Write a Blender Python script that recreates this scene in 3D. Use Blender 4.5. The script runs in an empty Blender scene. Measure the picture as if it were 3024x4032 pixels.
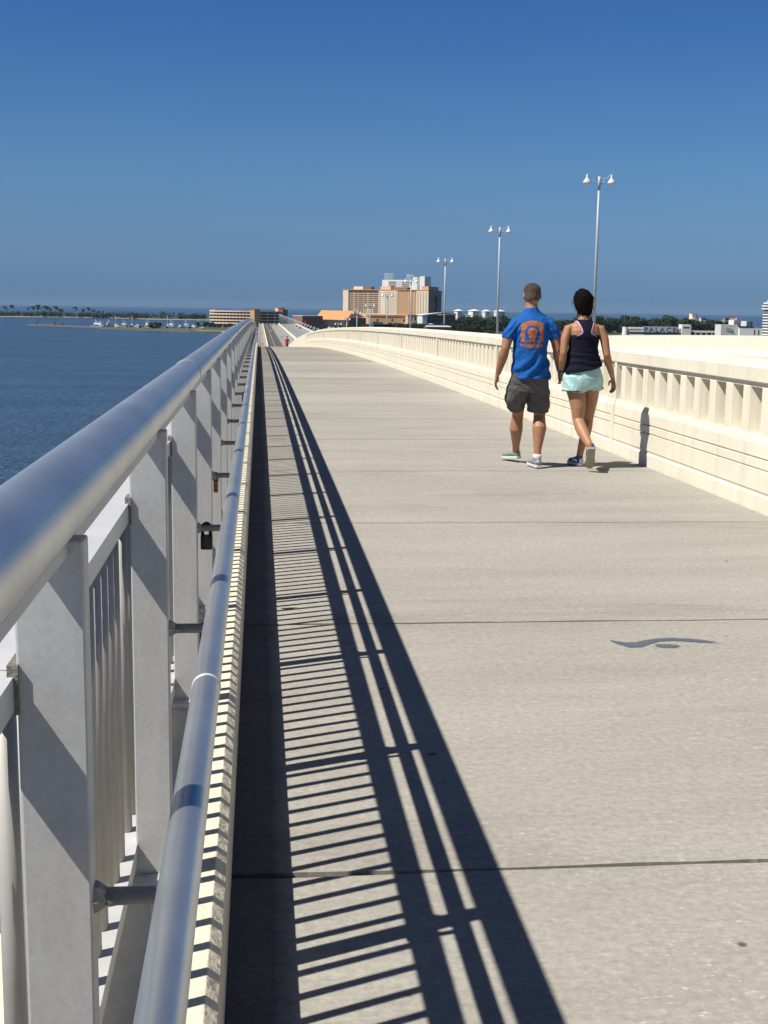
import bpy, bmesh, math, random
from mathutils import Vector, Matrix, noise
from mathutils.bvhtree import BVHTree
from math import sin, cos, pi, radians, sqrt
random.seed(7)

# ---------------------------------------------------------------- camera, sky, sun, exposure
SC = bpy.context.scene
COL = SC.collection
H = 1.5                                    # eye height above the walkway (m); lengths below are often given in units of it
cam_data = bpy.data.cameras.new('camera')
cam = bpy.data.objects.new('camera', cam_data)
COL.objects.link(cam)
SC.camera = cam
cam_data.sensor_fit = 'HORIZONTAL'
cam_data.sensor_width = 36.0
cam_data.lens = 58.59
cam_data.clip_start = 0.05
cam_data.clip_end = 90000
_r = Vector((0.9950904, -0.09802037, 0.01367843)); _u = Vector((0.00232485, 0.16132022, 0.98689938)); _f = Vector((0.09894285, 0.9820223, -0.16075609))
cam.matrix_world = Matrix(((_r.x, _u.x, -_f.x, 0), (_r.y, _u.y, -_f.y, 0), (_r.z, _u.z, -_f.z, H), (0, 0, 0, 1)))

SUN = Vector((0.6395, 0.26, -1.0)).normalized()      # direction the light travels
world = bpy.data.worlds.new('World')
SC.world = world
world.use_nodes = True
wn = world.node_tree
bg = wn.nodes['Background']
sky = wn.nodes.new('ShaderNodeTexSky')
sky.sky_type = 'NISHITA'
sky.sun_disc = False
sky.sun_elevation = math.asin(-SUN.z)
sky.sun_rotation = math.atan2(-SUN.x, -SUN.y)
sky.altitude = 2000
sky.air_density = 1.0
sky.dust_density = 0.0
sky.ozone_density = 3.0
# grade of the sky by elevation: a deep, slightly hazy summer blue
_tc = wn.nodes.new('ShaderNodeTexCoord'); _sx = wn.nodes.new('ShaderNodeSeparateXYZ'); _rp = wn.nodes.new('ShaderNodeValToRGB'); _mx = wn.nodes.new('ShaderNodeMix')
_mx.data_type = 'RGBA'; _mx.blend_type = 'MULTIPLY'; _mx.inputs[0].default_value = 1.0
wn.links.new(_tc.outputs['Generated'], _sx.inputs[0]); wn.links.new(_sx.outputs['Z'], _rp.inputs[0])
_e = _rp.color_ramp.elements
_e[0].position = 0.0; _e[0].color = (.112, .206, .440, 1)
_e[1].position = 1.0; _e[1].color = (.12, .27, .45, 1)
for _p, _c in ((.0105, (.143, .239, .466)), (.033, (.210, .302, .496)), (.0625, (.275, .380, .530)), (.106, (.303, .468, .605)), (.162, (.282, .474, .650)), (.21, (.228, .448, .700)), (.40, (.172, .37, .61)), (.65, (.118, .275, .455))):
    _k = _e.new(_p); _k.color = (*_c, 1)
wn.links.new(sky.outputs[0], _mx.inputs[6]); wn.links.new(_rp.outputs[0], _mx.inputs[7])
wn.links.new(_mx.outputs[2], bg.inputs[0])
bg.inputs[1].default_value = 0.085
sun_data = bpy.data.lights.new('sun', 'SUN')
sun_data.energy = 5.0
sun_data.angle = radians(0.53)
sun_data.color = (1.0, 0.95, 0.86)
sun = bpy.data.objects.new('sun', sun_data)
COL.objects.link(sun)
sun.rotation_euler = SUN.to_track_quat('-Z', 'Y').to_euler()
sun.location = (-30, -12, 50)
SC.view_settings.view_transform = 'Standard'
SC.view_settings.look = 'None'
SC.view_settings.exposure = 0.5
SC.view_settings.gamma = 1.0
SC.render.engine = 'CYCLES'

# ---------------------------------------------------------------- helpers
def prof(y):
    """height of the deck along the bridge: level, over the crest, 5 % down, then flat"""
    Y = y / H
    k, y0 = 2.65e-4, 3.0
    if Y < y0: z = 0.0
    elif Y < 97.3: z = -k * (Y - y0) ** 2
    else:
        b = -k * 94.3 ** 2
        if Y < 250: z = b - .05 * (Y - 97.3)
        elif Y < 330: z = b - .05 * 152.7 - .05 * (Y - 250) + .05 / 160 * (Y - 250) ** 2
        else: z = b - .05 * 152.7 - 2.0
    return z * H

def stations(y0, y1, near=1.5):
    ys = [y0]; y = y0
    while y < y1 - 1e-6:
        st = near if y < 40 else (3 if y < 170 else (8 if y < 560 else 60))
        y = min(y + st, y1); ys.append(y)
    return ys

class MB:
    def __init__(s): s.v = []; s.f = []; s.m = []; s.sm = []
    def add(s, vs, fs, mi=0, smooth=False):
        o = len(s.v); s.v += [tuple(p) for p in vs]
        for f in fs: s.f.append(tuple(i + o for i in f)); s.m.append(mi); s.sm.append(smooth)
        return s
    def box(s, x0, x1, y0, y1, z0, z1, mi=0):
        vs = [(x, y, z) for z in (z0, z1) for y in (y0, y1) for x in (x0, x1)]
        return s.add(vs, [(0, 2, 3, 1), (4, 5, 7, 6), (0, 1, 5, 4), (2, 6, 7, 3), (0, 4, 6, 2), (1, 3, 7, 5)], mi)
    def obox(s, c, ax, ay, az, mi=0):
        c, ax, ay, az = map(Vector, (c, ax, ay, az))
        vs = [c + ax * i + ay * j + az * k for k in (-1, 1) for j in (-1, 1) for i in (-1, 1)]
        return s.add(vs, [(0, 2, 3, 1), (4, 5, 7, 6), (0, 1, 5, 4), (2, 6, 7, 3), (0, 4, 6, 2), (1, 3, 7, 5)], mi)
    def prism(s, poly, z0, z1, mi=0):          # vertical prism on a plan polygon (counter-clockwise)
        n = len(poly)
        vs = [(x, y, z0) for x, y in poly] + [(x, y, z1) for x, y in poly]
        fs = [tuple(range(n - 1, -1, -1)), tuple(range(n, 2 * n))] + [(i, (i + 1) % n, n + (i + 1) % n, n + i) for i in range(n)]
        return s.add(vs, fs, mi)
    def sweep(s, prof_xz, ys, mi=0, cap=True, follow=True):   # closed section (x,z) swept along the bridge
        n = len(prof_xz); vs = []
        for y in ys:
            dz = prof(y) if follow else 0
            vs += [(x, y, z + dz) for x, z in prof_xz]
        fs = []
        for j in range(len(ys) - 1):
            for i in range(n):
                a = j * n + i; b = j * n + (i + 1) % n
                fs.append((a, b, b + n, a + n))
        if cap: fs += [tuple(range(n - 1, -1, -1)), tuple((len(ys) - 1) * n + i for i in range(n))]
        return s.add(vs, fs, mi)
    def loft(s, rings, n=14, ref=(1, 0, 0), mi=0, caps=True, smooth=True):
        """rings: (centre, a, b); a along ref, b across it"""
        ref = Vector(ref); R = [(Vector(c), a, b) for c, a, b in rings]; vs = []
        for i, (c, a, b) in enumerate(R):
            p = R[max(i - 1, 0)][0]; q = R[min(i + 1, len(R) - 1)][0]
            t = (q - p).normalized() if (q - p).length > 1e-9 else Vector((0, 0, 1))
            u = ref - t * ref.dot(t)
            u = u.normalized() if u.length > 1e-6 else t.orthogonal().normalized()
            w = t.cross(u)
            vs += [c + u * (a * cos(2 * pi * k / n)) + w * (b * sin(2 * pi * k / n)) for k in range(n)]
        fs = [(j * n + i, j * n + (i + 1) % n, (j + 1) * n + (i + 1) % n, (j + 1) * n + i) for j in range(len(R) - 1) for i in range(n)]
        if caps: fs += [tuple(range(n - 1, -1, -1)), tuple((len(R) - 1) * n + i for i in range(n))]
        return s.add(vs, fs, mi, smooth)
    def tube(s, pts, r, n=10, mi=0, ref=(1, 0, 0), smooth=True):
        rr = r if isinstance(r, (list, tuple)) else [r] * len(pts)
        return s.loft([(p, q, q) for p, q in zip(pts, rr)], n, ref, mi, True, smooth)
    def ell(s, c, rx, ry, rz, n=12, m=8, mi=0):
        c = Vector(c); vs = []; fs = []
        for j in range(1, m):
            a = pi * j / m
            vs += [c + Vector((rx * sin(a) * cos(2 * pi * i / n), ry * sin(a) * sin(2 * pi * i / n), -rz * cos(a))) for i in range(n)]
        b0 = len(vs); vs += [c + Vector((0, 0, -rz)), c + Vector((0, 0, rz))]
        for j in range(m - 2):
            for i in range(n): fs.append((j * n + i, j * n + (i + 1) % n, (j + 1) * n + (i + 1) % n, (j + 1) * n + i))
        for i in range(n):
            fs.append((b0, (i + 1) % n, i)); fs.append((b0 + 1, (m - 2) * n + i, (m - 2) * n + (i + 1) % n))
        return s.add(vs, fs, mi, True)

def wloc(o):
    v = Vector((0, 0, 0))
    while o is not None: v += o.location; o = o.parent
    return v

def obj(name, mb, mats, parent=None, loc=None, world=True, bevel=0, recalc=True):
    """link one mesh object; with world=True the vertices are world coordinates"""
    me = bpy.data.meshes.new(name)
    off = Vector(loc) if loc else Vector((0, 0, 0))
    base = wloc(parent) if parent else Vector((0, 0, 0))
    d = (base + off) if world else Vector((0, 0, 0))
    me.from_pydata([(x - d.x, y - d.y, z - d.z) for x, y, z in mb.v], [], mb.f)
    for m in (mats if isinstance(mats, (list, tuple)) else [mats]): me.materials.append(m)
    me.polygons.foreach_set('material_index', mb.m)
    me.polygons.foreach_set('use_smooth', mb.sm)
    if recalc:
        bm = bmesh.new(); bm.from_mesh(me)
        bmesh.ops.recalc_face_normals(bm, faces=bm.faces)
        bm.to_mesh(me); bm.free()
    me.update()
    o = bpy.data.objects.new(name, me)
    COL.objects.link(o)
    o.location = off
    if parent: o.parent = parent
    if bevel:
        b = o.modifiers.new('bevel', 'BEVEL'); b.width = bevel; b.segments = 2; b.limit_method = 'ANGLE'; b.angle_limit = radians(40)
    return o

def tag(o, label, cat, group=None, kind=None):
    if label: o['label'] = label
    if cat: o['category'] = cat
    if group: o['group'] = group
    if kind: o['kind'] = kind
    return o

def thing(name, label, cat, loc=(0, 0, 0), group=None):
    o = bpy.data.objects.new(name, None); COL.objects.link(o)
    o.empty_display_size = .3; o.location = loc
    return tag(o, label, cat, group)

def kids(o): return [c for c in bpy.data.objects if c.parent == o]

def dup(o, loc=None, rotz=None, parent=None, tree=None):
    tree = tree or {}
    c = o.copy(); COL.objects.link(c)
    if parent: c.parent = parent
    if loc is not None: c.location = loc
    if rotz is not None: c.rotation_euler = (0, 0, rotz)
    for ch in list(o.children): dup(ch, parent=c)
    return c

# ---------------------------------------------------------------- materials
def mat(name, col, rough=.6, metal=0.0, var=0.0, vscale=3.0, bump=0.0, bscale=30.0, spec=.5, col2=None, detail=4.0, coords='Object', k=.72):
    col = tuple(c * k for c in col); col2 = tuple(c * k for c in col2) if col2 else None
    m = bpy.data.materials.new(name); m.use_nodes = True
    nt = m.node_tree; b = nt.nodes['Principled BSDF']
    b.inputs['Roughness'].default_value = rough; b.inputs['Metallic'].default_value = metal
    b.inputs['Specular IOR Level'].default_value = spec
    b.inputs['Base Color'].default_value = (*col, 1)
    tc = nt.nodes.new('ShaderNodeTexCoord')
    if var or col2:
        n = nt.nodes.new('ShaderNodeTexNoise'); n.inputs['Scale'].default_value = vscale; n.inputs['Detail'].default_value = detail
        n.inputs['Roughness'].default_value = .65
        nt.links.new(tc.outputs[coords], n.inputs['Vector'])
        r = nt.nodes.new('ShaderNodeValToRGB')
        c2 = col2 if col2 else tuple(c * (1 - var) for c in col)
        c1 = col if col2 else tuple(min(1, c * (1 + var * .6)) for c in col)
        r.color_ramp.elements[0].position = .32; r.color_ramp.elements[0].color = (*c2, 1)
        r.color_ramp.elements[1].position = .68; r.color_ramp.elements[1].color = (*c1, 1)
        nt.links.new(n.outputs['Fac'], r.inputs['Fac']); nt.links.new(r.outputs['Color'], b.inputs['Base Color'])
    if bump:
        n2 = nt.nodes.new('ShaderNodeTexNoise'); n2.inputs['Scale'].default_value = bscale; n2.inputs['Detail'].default_value = 6
        nt.links.new(tc.outputs[coords], n2.inputs['Vector'])
        bp = nt.nodes.new('ShaderNodeBump'); bp.inputs['Strength'].default_value = bump; bp.inputs['Distance'].default_value = .01
        nt.links.new(n2.outputs['Fac'], bp.inputs['Height']); nt.links.new(bp.outputs['Normal'], b.inputs['Normal'])
    return m

def node(nt, t, **kw):
    n = nt.nodes.new(t)
    for k, v in kw.items():
        if k in n.inputs: n.inputs[k].default_value = v
        else: setattr(n, k, v)
    return n

def concrete_deck(name, base, dark, light):
    m = bpy.data.materials.new(name); m.use_nodes = True
    nt = m.node_tree; b = nt.nodes['Principled BSDF']; L = nt.links.new
    b.inputs['Roughness'].default_value = .88; b.inputs['Specular IOR Level'].default_value = .25
    tc = nt.nodes.new('ShaderNodeTexCoord')
    mp = nt.nodes.new('ShaderNodeMapping'); mp.inputs['Scale'].default_value = (.35, 1.6, 1); L(tc.outputs['Object'], mp.inputs[0])
    big = node(nt, 'ShaderNodeTexNoise', Scale=1.1, Detail=7.0, Roughness=.65); L(mp.outputs[0], big.inputs['Vector'])
    r1 = nt.nodes.new('ShaderNodeValToRGB'); e = r1.color_ramp.elements
    e[0].position = .3; e[0].color = (*dark, 1); e[1].position = .7; e[1].color = (*base, 1); L(big.outputs['Fac'], r1.inputs[0])
    # fine broom finish across the walk
    mp2 = nt.nodes.new('ShaderNodeMapping'); mp2.inputs['Scale'].default_value = (14, 95, 1); L(tc.outputs['Object'], mp2.inputs[0])
    br = node(nt, 'ShaderNodeTexNoise', Scale=1.0, Detail=3.0, Roughness=.6); L(mp2.outputs[0], br.inputs['Vector'])
    mx = node(nt, 'ShaderNodeMix', data_type='RGBA', blend_type='MULTIPLY'); mx.inputs[0].default_value = 1.0
    r2 = nt.nodes.new('ShaderNodeValToRGB'); r2.color_ramp.elements[0].color = (.90, .90, .90, 1); r2.color_ramp.elements[0].position = .3; r2.color_ramp.elements[1].position = .62
    L(br.outputs['Fac'], r2.inputs[0]); L(r1.outputs[0], mx.inputs[6]); L(r2.outputs[0], mx.inputs[7])
    # pale worn aggregate flecks
    gr = node(nt, 'ShaderNodeTexNoise', Scale=38.0, Detail=5.0, Roughness=.75); L(tc.outputs['Object'], gr.inputs['Vector'])
    r6 = nt.nodes.new('ShaderNodeValToRGB'); r6.color_ramp.elements[0].position = .32; r6.color_ramp.elements[0].color = (.80, .79, .77, 1); r6.color_ramp.elements[1].position = .66; r6.color_ramp.elements[1].color = (1.12, 1.12, 1.12, 1); L(gr.outputs['Fac'], r6.inputs[0])
    mx0 = node(nt, 'ShaderNodeMix', data_type='RGBA', blend_type='MULTIPLY'); mx0.inputs[0].default_value = 1; L(mx.outputs[2], mx0.inputs[6]); L(r6.outputs[0], mx0.inputs[7]); mx = mx0
    mp3 = nt.nodes.new('ShaderNodeMapping'); mp3.inputs['Scale'].default_value = (34, 62, 1); L(tc.outputs['Object'], mp3.inputs[0])
    fl = node(nt, 'ShaderNodeTexNoise', Scale=1.0, Detail=2.5, Roughness=.55); L(mp3.outputs[0], fl.inputs['Vector'])
    r3 = nt.nodes.new('ShaderNodeValToRGB'); r3.color_ramp.elements[0].position = .60; r3.color_ramp.elements[0].color = (0, 0, 0, 1); r3.color_ramp.elements[1].position = .72; r3.color_ramp.elements[1].color = (.75, .75, .75, 1)
    L(fl.outputs['Fac'], r3.inputs[0])
    pk = node(nt, 'ShaderNodeTexNoise', Scale=1.3, Detail=3.0); L(tc.outputs['Object'], pk.inputs['Vector'])
    r4 = nt.nodes.new('ShaderNodeValToRGB'); r4.color_ramp.elements[0].position = .42; r4.color_ramp.elements[1].position = .62; L(pk.outputs['Fac'], r4.inputs[0])
    mu = node(nt, 'ShaderNodeMath', operation='MULTIPLY'); L(r3.outputs[0], mu.inputs[0]); L(r4.outputs[0], mu.inputs[1])
    mx2 = node(nt, 'ShaderNodeMix', data_type='RGBA'); L(mu.outputs[0], mx2.inputs[0]); L(mx.outputs[2], mx2.inputs[6]); mx2.inputs[7].default_value = (*light, 1)
    # tone of each slab, and a dark strip painted in to deepen the kerb's shadow
    at = nt.nodes.new('ShaderNodeAttribute'); at.attribute_name = 'tone'
    mt = node(nt, 'ShaderNodeMix', data_type='RGBA', blend_type='MULTIPLY'); mt.inputs[0].default_value = 1; L(mx2.outputs[2], mt.inputs[6]); L(at.outputs['Color'], mt.inputs[7])
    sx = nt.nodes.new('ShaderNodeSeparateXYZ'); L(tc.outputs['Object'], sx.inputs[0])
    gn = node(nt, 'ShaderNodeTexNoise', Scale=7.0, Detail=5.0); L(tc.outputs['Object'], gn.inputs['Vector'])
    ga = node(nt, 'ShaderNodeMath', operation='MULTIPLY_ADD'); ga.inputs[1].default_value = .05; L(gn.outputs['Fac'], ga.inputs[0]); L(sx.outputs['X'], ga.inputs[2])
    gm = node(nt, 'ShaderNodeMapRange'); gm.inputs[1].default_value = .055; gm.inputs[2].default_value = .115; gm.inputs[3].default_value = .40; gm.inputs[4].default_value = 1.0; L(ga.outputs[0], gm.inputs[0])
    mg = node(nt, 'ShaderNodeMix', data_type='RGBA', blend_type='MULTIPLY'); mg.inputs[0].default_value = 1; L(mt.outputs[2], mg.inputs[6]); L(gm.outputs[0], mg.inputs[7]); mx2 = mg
    st = node(nt, 'ShaderNodeTexNoise', Scale=.85, Detail=8.0, Roughness=.72, Distortion=.6); L(mp.outputs[0], st.inputs['Vector'])
    r7 = nt.nodes.new('ShaderNodeValToRGB'); r7.color_ramp.elements[0].position = .54; r7.color_ramp.elements[0].color = (1, 1, 1, 1); r7.color_ramp.elements[1].position = .72; r7.color_ramp.elements[1].color = (.78, .77, .75, 1); L(st.outputs['Fac'], r7.inputs[0])
    ms = node(nt, 'ShaderNodeMix', data_type='RGBA', blend_type='MULTIPLY'); ms.inputs[0].default_value = 1; L(mx2.outputs[2], ms.inputs[6]); L(r7.outputs[0], ms.inputs[7]); mx2 = ms
    # small dark spots
    sp = node(nt, 'ShaderNodeTexVoronoi', Scale=2.3); L(tc.outputs['Object'], sp.inputs['Vector'])
    r5 = nt.nodes.new('ShaderNodeValToRGB'); r5.color_ramp.elements[0].position = .022; r5.color_ramp.elements[0].color = (.30, .27, .23, 1); r5.color_ramp.elements[1].position = .04; r5.color_ramp.elements[1].color = (1, 1, 1, 1)
    L(sp.outputs['Distance'], r5.inputs[0])
    mx3 = node(nt, 'ShaderNodeMix', data_type='RGBA', blend_type='MULTIPLY'); mx3.inputs[0].default_value = 1; L(mx2.outputs[2], mx3.inputs[6]); L(r5.outputs[0], mx3.inputs[7])
    L(mx3.outputs[2], b.inputs['Base Color'])
    bp = node(nt, 'ShaderNodeBump', Strength=.25, Distance=.003); L(br.outputs['Fac'], bp.inputs['Height']); L(bp.outputs[0], b.inputs['Normal'])
    return m

M = {}
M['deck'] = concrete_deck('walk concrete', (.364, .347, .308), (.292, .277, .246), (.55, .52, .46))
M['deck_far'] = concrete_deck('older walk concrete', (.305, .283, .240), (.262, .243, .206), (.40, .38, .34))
M['under'] = mat('joint filler', (.10, .085, .065), .95)
M['road'] = mat('pale road concrete', (.25, .245, .23), .9, var=.15, vscale=.4, k=1)
M['paint'] = mat('white road paint', (.75, .75, .72), .7)
M['cream'] = mat('cream painted concrete', (.70, .655, .53), .75, var=.05, vscale=2.2, bump=.22, bscale=45, k=1)
def weather(m):
    nt = m.node_tree; b = nt.nodes['Principled BSDF']; L = nt.links.new; old = b.inputs['Base Color'].links[0].from_socket; tc = nt.nodes.new('ShaderNodeTexCoord')
    mp = nt.nodes.new('ShaderNodeMapping'); mp.inputs['Scale'].default_value = (5, 5, .5); L(tc.outputs['Object'], mp.inputs[0])
    n = node(nt, 'ShaderNodeTexNoise', Scale=1.0, Detail=6.0, Roughness=.7); L(mp.outputs[0], n.inputs['Vector'])
    r = nt.nodes.new('ShaderNodeValToRGB'); r.color_ramp.elements[0].position = .30; r.color_ramp.elements[0].color = (.86, .84, .80, 1); r.color_ramp.elements[1].position = .52; L(n.outputs['Fac'], r.inputs[0])
    v = node(nt, 'ShaderNodeTexVoronoi', Scale=9.0); L(tc.outputs['Object'], v.inputs['Vector'])
    r2 = nt.nodes.new('ShaderNodeValToRGB'); r2.color_ramp.elements[0].position = .03; r2.color_ramp.elements[0].color = (.72, .69, .62, 1); r2.color_ramp.elements[1].position = .07; L(v.outputs['Distance'], r2.inputs[0])
    m1 = node(nt, 'ShaderNodeMix', data_type='RGBA', blend_type='MULTIPLY'); m1.inputs[0].default_value = 1; L(old, m1.inputs[6]); L(r.outputs[0], m1.inputs[7])
    m2 = node(nt, 'ShaderNodeMix', data_type='RGBA', blend_type='MULTIPLY'); m2.inputs[0].default_value = 1; L(m1.outputs[2], m2.inputs[6]); L(r2.outputs[0], m2.inputs[7]); L(m2.outputs[2], b.inputs['Base Color'])
weather(M['cream'])
M['curb'] = mat('cream curb', (.66, .60, .46), .8, var=.12, vscale=7, bump=.9, bscale=34, k=1)
M['metal'] = mat('weathered aluminium', (.67, .675, .67), .55, .12, var=.07, vscale=9, bump=.015, bscale=320)
def salt(m):
    nt = m.node_tree; b = nt.nodes['Principled BSDF']; L = nt.links.new; old = b.inputs['Base Color'].links[0].from_socket; tc = nt.nodes.new('ShaderNodeTexCoord')
    n = node(nt, 'ShaderNodeTexNoise', Scale=110.0, Detail=3.0, Roughness=.6); L(tc.outputs['Object'], n.inputs['Vector'])
    r = nt.nodes.new('ShaderNodeValToRGB'); r.color_ramp.elements[0].position = .36; r.color_ramp.elements[0].color = (.95, .95, .95, 1); r.color_ramp.elements[1].position = .66; r.color_ramp.elements[1].color = (1.06, 1.06, 1.06, 1); L(n.outputs['Fac'], r.inputs[0])
    mp = nt.nodes.new('ShaderNodeMapping'); mp.inputs['Scale'].default_value = (22, 22, 2.2); L(tc.outputs['Object'], mp.inputs[0])
    n2 = node(nt, 'ShaderNodeTexNoise', Scale=1.0, Detail=5.0, Roughness=.65); L(mp.outputs[0], n2.inputs['Vector'])
    r2 = nt.nodes.new('ShaderNodeValToRGB'); r2.color_ramp.elements[0].position = .34; r2.color_ramp.elements[0].color = (.93, .925, .915, 1); r2.color_ramp.elements[1].position = .58; L(n2.outputs['Fac'], r2.inputs[0])
    m1 = node(nt, 'ShaderNodeMix', data_type='RGBA', blend_type='MULTIPLY'); m1.inputs[0].default_value = 1; L(old, m1.inputs[6]); L(r.outputs[0], m1.inputs[7])
    m2 = node(nt, 'ShaderNodeMix', data_type='RGBA', blend_type='MULTIPLY'); m2.inputs[0].default_value = 1; L(m1.outputs[2], m2.inputs[6]); L(r2.outputs[0], m2.inputs[7]); L(m2.outputs[2], b.inputs['Base Color'])
salt(M['metal'])
M['pipe'] = mat('satin aluminium pipe', (.56, .59, .61), .37, .88, var=.14, vscale=4, bump=.02, bscale=90, k=1)
M['bright'] = mat('bright aluminium', (.78, .78, .78), .42, .2, var=.08, vscale=9, bump=.04, bscale=120)
M['picket'] = mat('dull picket metal', (.52, .50, .465), .6, .25, var=.12, vscale=7)
M['weld'] = mat('dirty weld', (.30, .28, .25), .7, .6, bump=.8, bscale=120)
M['bracket'] = mat('dull bracket metal', (.42, .41, .39), .6, .5, var=.2, vscale=20)
M['blackmetal'] = mat('blackened lock', (.02, .02, .022), .45, .4)
M['copper'] = mat('rusty copper lock', (.42, .17, .07), .5, .5, var=.3, vscale=60)
M['rust'] = mat('rusted lock', (.12, .055, .035), .8, .2, var=.4, vscale=70)
M['brass'] = mat('dull brass lock', (.30, .26, .14), .5, .6)
M['skin_m'] = mat('tanned skin', (.45, .215, .115), .55, var=.10, vscale=9)
M['skin_w'] = mat('olive skin', (.47, .235, .125), .52, var=.08, vscale=9)
M['white'] = mat('white paint', (.80, .80, .78), .55, var=.04, vscale=.2, k=.95)
M['lampgrey'] = mat('pale grey lamp paint', (.44, .52, .58), .5, .1)
M['lampwhite'] = mat('white lamp shade', (.78, .78, .76), .4)
M['peach'] = mat('peach stucco', (.68, .49, .34), .8, var=.05, vscale=.1, k=.95)
M['palepeach'] = mat('pale peach stucco', (.78, .65, .49), .8, var=.04, vscale=.1, k=.95)
M['orange'] = mat('ochre stucco', (.62, .39, .20), .8, var=.05, vscale=.1, k=.95)
M['orangeroof'] = mat('orange metal roof', (.66, .30, .12), .6, var=.06, vscale=.15, k=.95)
M['brown'] = mat('brown stucco', (.30, .17, .11), .8)
M['darkwin'] = mat('dark window glass', (.035, .035, .04), .25)
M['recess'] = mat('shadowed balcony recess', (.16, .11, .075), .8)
M['garage'] = mat('pale garage concrete', (.76, .60, .46), .85, var=.06, vscale=.2, k=.95)
M['glass'] = mat('dark blue glass', (.02, .035, .05), .2)
M['greybld'] = mat('grey cladding', (.42, .42, .42), .7)
M['palewall'] = mat('off-white render', (.66, .66, .63), .75, var=.05, vscale=.1, k=.95)
M['signblue'] = mat('pale blue sign panel', (.52, .58, .66), .6)
M['lettergrey'] = mat('dark sign lettering', (.13, .15, .18), .6)
M['redroof'] = mat('red tile roof', (.50, .14, .09), .7)
M['trunk'] = mat('bark', (.13, .10, .075), .9)
M['leaf'] = mat('dark oak foliage', (.038, .058, .022), .85, spec=.15, col2=(.018, .030, .012), vscale=.7)
M['leaf2'] = mat('mid green foliage', (.055, .075, .028), .85, spec=.15, col2=(.026, .040, .016), vscale=.7)
M['pine'] = mat('pine needles', (.035, .055, .028), .85, col2=(.018, .03, .016), vscale=.6)
M['grass'] = mat('marsh grass', (.105, .115, .045), .9, col2=(.06, .075, .028), vscale=.05)
M['land'] = mat('sandy ground', (.11, .11, .065), .9, col2=(.05, .06, .028), vscale=.012)
M['sand'] = mat('beach sand', (.42, .36, .25), .9)
M['rubber'] = mat('tyre rubber', (.02, .02, .02), .8)
M['carglass'] = mat('car glass', (.02, .025, .03), .1)
M['carwhite'] = mat('white car paint', (.78, .79, .80), .3, spec=.6)
M['carblack'] = mat('black car paint', (.012, .014, .018), .22, spec=.6)
M['carsilver'] = mat('silver car paint', (.42, .43, .45), .35, .4)
M['carred'] = mat('red tail lamp', (.35, .02, .02), .3)
M['lens'] = mat('clear lamp lens', (.7, .7, .7), .2)
M['pierdeck'] = mat('weathered grey concrete', (.17, .165, .16), .9)
M['timber'] = mat('dark wet timber', (.10, .085, .07), .9)
M['boatblue'] = mat('blue canvas', (.05, .09, .20), .8)

# ---------------------------------------------------------------- sea, ground
SEA = -25.5
def sea_material():
    m = bpy.data.materials.new('sea water'); m.use_nodes = True
    nt = m.node_tree; b = nt.nodes['Principled BSDF']; L = nt.links.new
    b.inputs['Base Color'].default_value = (.022, .075, .135, 1); b.inputs['Roughness'].default_value = .22; b.inputs['IOR'].default_value = 1.33
    tc = nt.nodes.new('ShaderNodeTexCoord')
    mp = nt.nodes.new('ShaderNodeMapping'); mp.inputs['Scale'].default_value = (1, 1, 1); mp.inputs['Rotation'].default_value = (0, 0, radians(25)); L(tc.outputs['Object'], mp.inputs[0])
    n1 = node(nt, 'ShaderNodeTexNoise', Scale=.12, Detail=6.0, Roughness=.6); L(mp.outputs[0], n1.inputs['Vector'])
    n2 = node(nt, 'ShaderNodeTexNoise', Scale=.55, Detail=4.0, Roughness=.6); L(mp.outputs[0], n2.inputs['Vector'])
    ad = node(nt, 'ShaderNodeMath', operation='ADD'); L(n1.outputs['Fac'], ad.inputs[0]); L(n2.outputs['Fac'], ad.inputs[1])
    bp = node(nt, 'ShaderNodeBump', Strength=1.0, Distance=2.4); L(ad.outputs[0], bp.inputs['Height']); L(bp.outputs[0], b.inputs['Normal'])
    # broad wind patches change the colour of the water a little
    mp2 = nt.nodes.new('ShaderNodeMapping'); mp2.inputs['Scale'].default_value = (.014, .055, 1); L(tc.outputs['Object'], mp2.inputs[0])
    n3 = node(nt, 'ShaderNodeTexNoise', Scale=1.0, Detail=5.0, Roughness=.6); L(mp2.outputs[0], n3.inputs['Vector'])
    r = nt.nodes.new('ShaderNodeValToRGB'); r.color_ramp.elements[0].position = .35; r.color_ramp.elements[0].color = (.017, .042, .084, 1)
    r.color_ramp.elements[1].position = .65; r.color_ramp.elements[1].color = (.034, .068, .120, 1)
    L(n3.outputs['Fac'], r.inputs[0]); L(r.outputs[0], b.inputs['Base Color'])
    return m
M['sea'] = sea_material()
mb = MB()
rad = [0, 60, 150, 300, 500, 800, 1200, 1800, 2600, 4000, 7000, 12000, 19500]
vs = [(0, 0, SEA)]; fs = []; N = 72
for r in rad[1:]: vs += [(r * cos(2 * pi * i / N), r * sin(2 * pi * i / N), SEA) for i in range(N)]
for i in range(N): fs.append((0, 1 + i, 1 + (i + 1) % N))
for j in range(len(rad) - 2):
    for i in range(N): a = 1 + j * N + i; b2 = 1 + j * N + (i + 1) % N; fs.append((a, b2, b2 + N, a + N))
mb.add(vs, fs)
tag(obj('sea', mb, M['sea']), 'blue rippled sea reaching the horizon on both sides of the bridge', 'sea', kind='structure')

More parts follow.
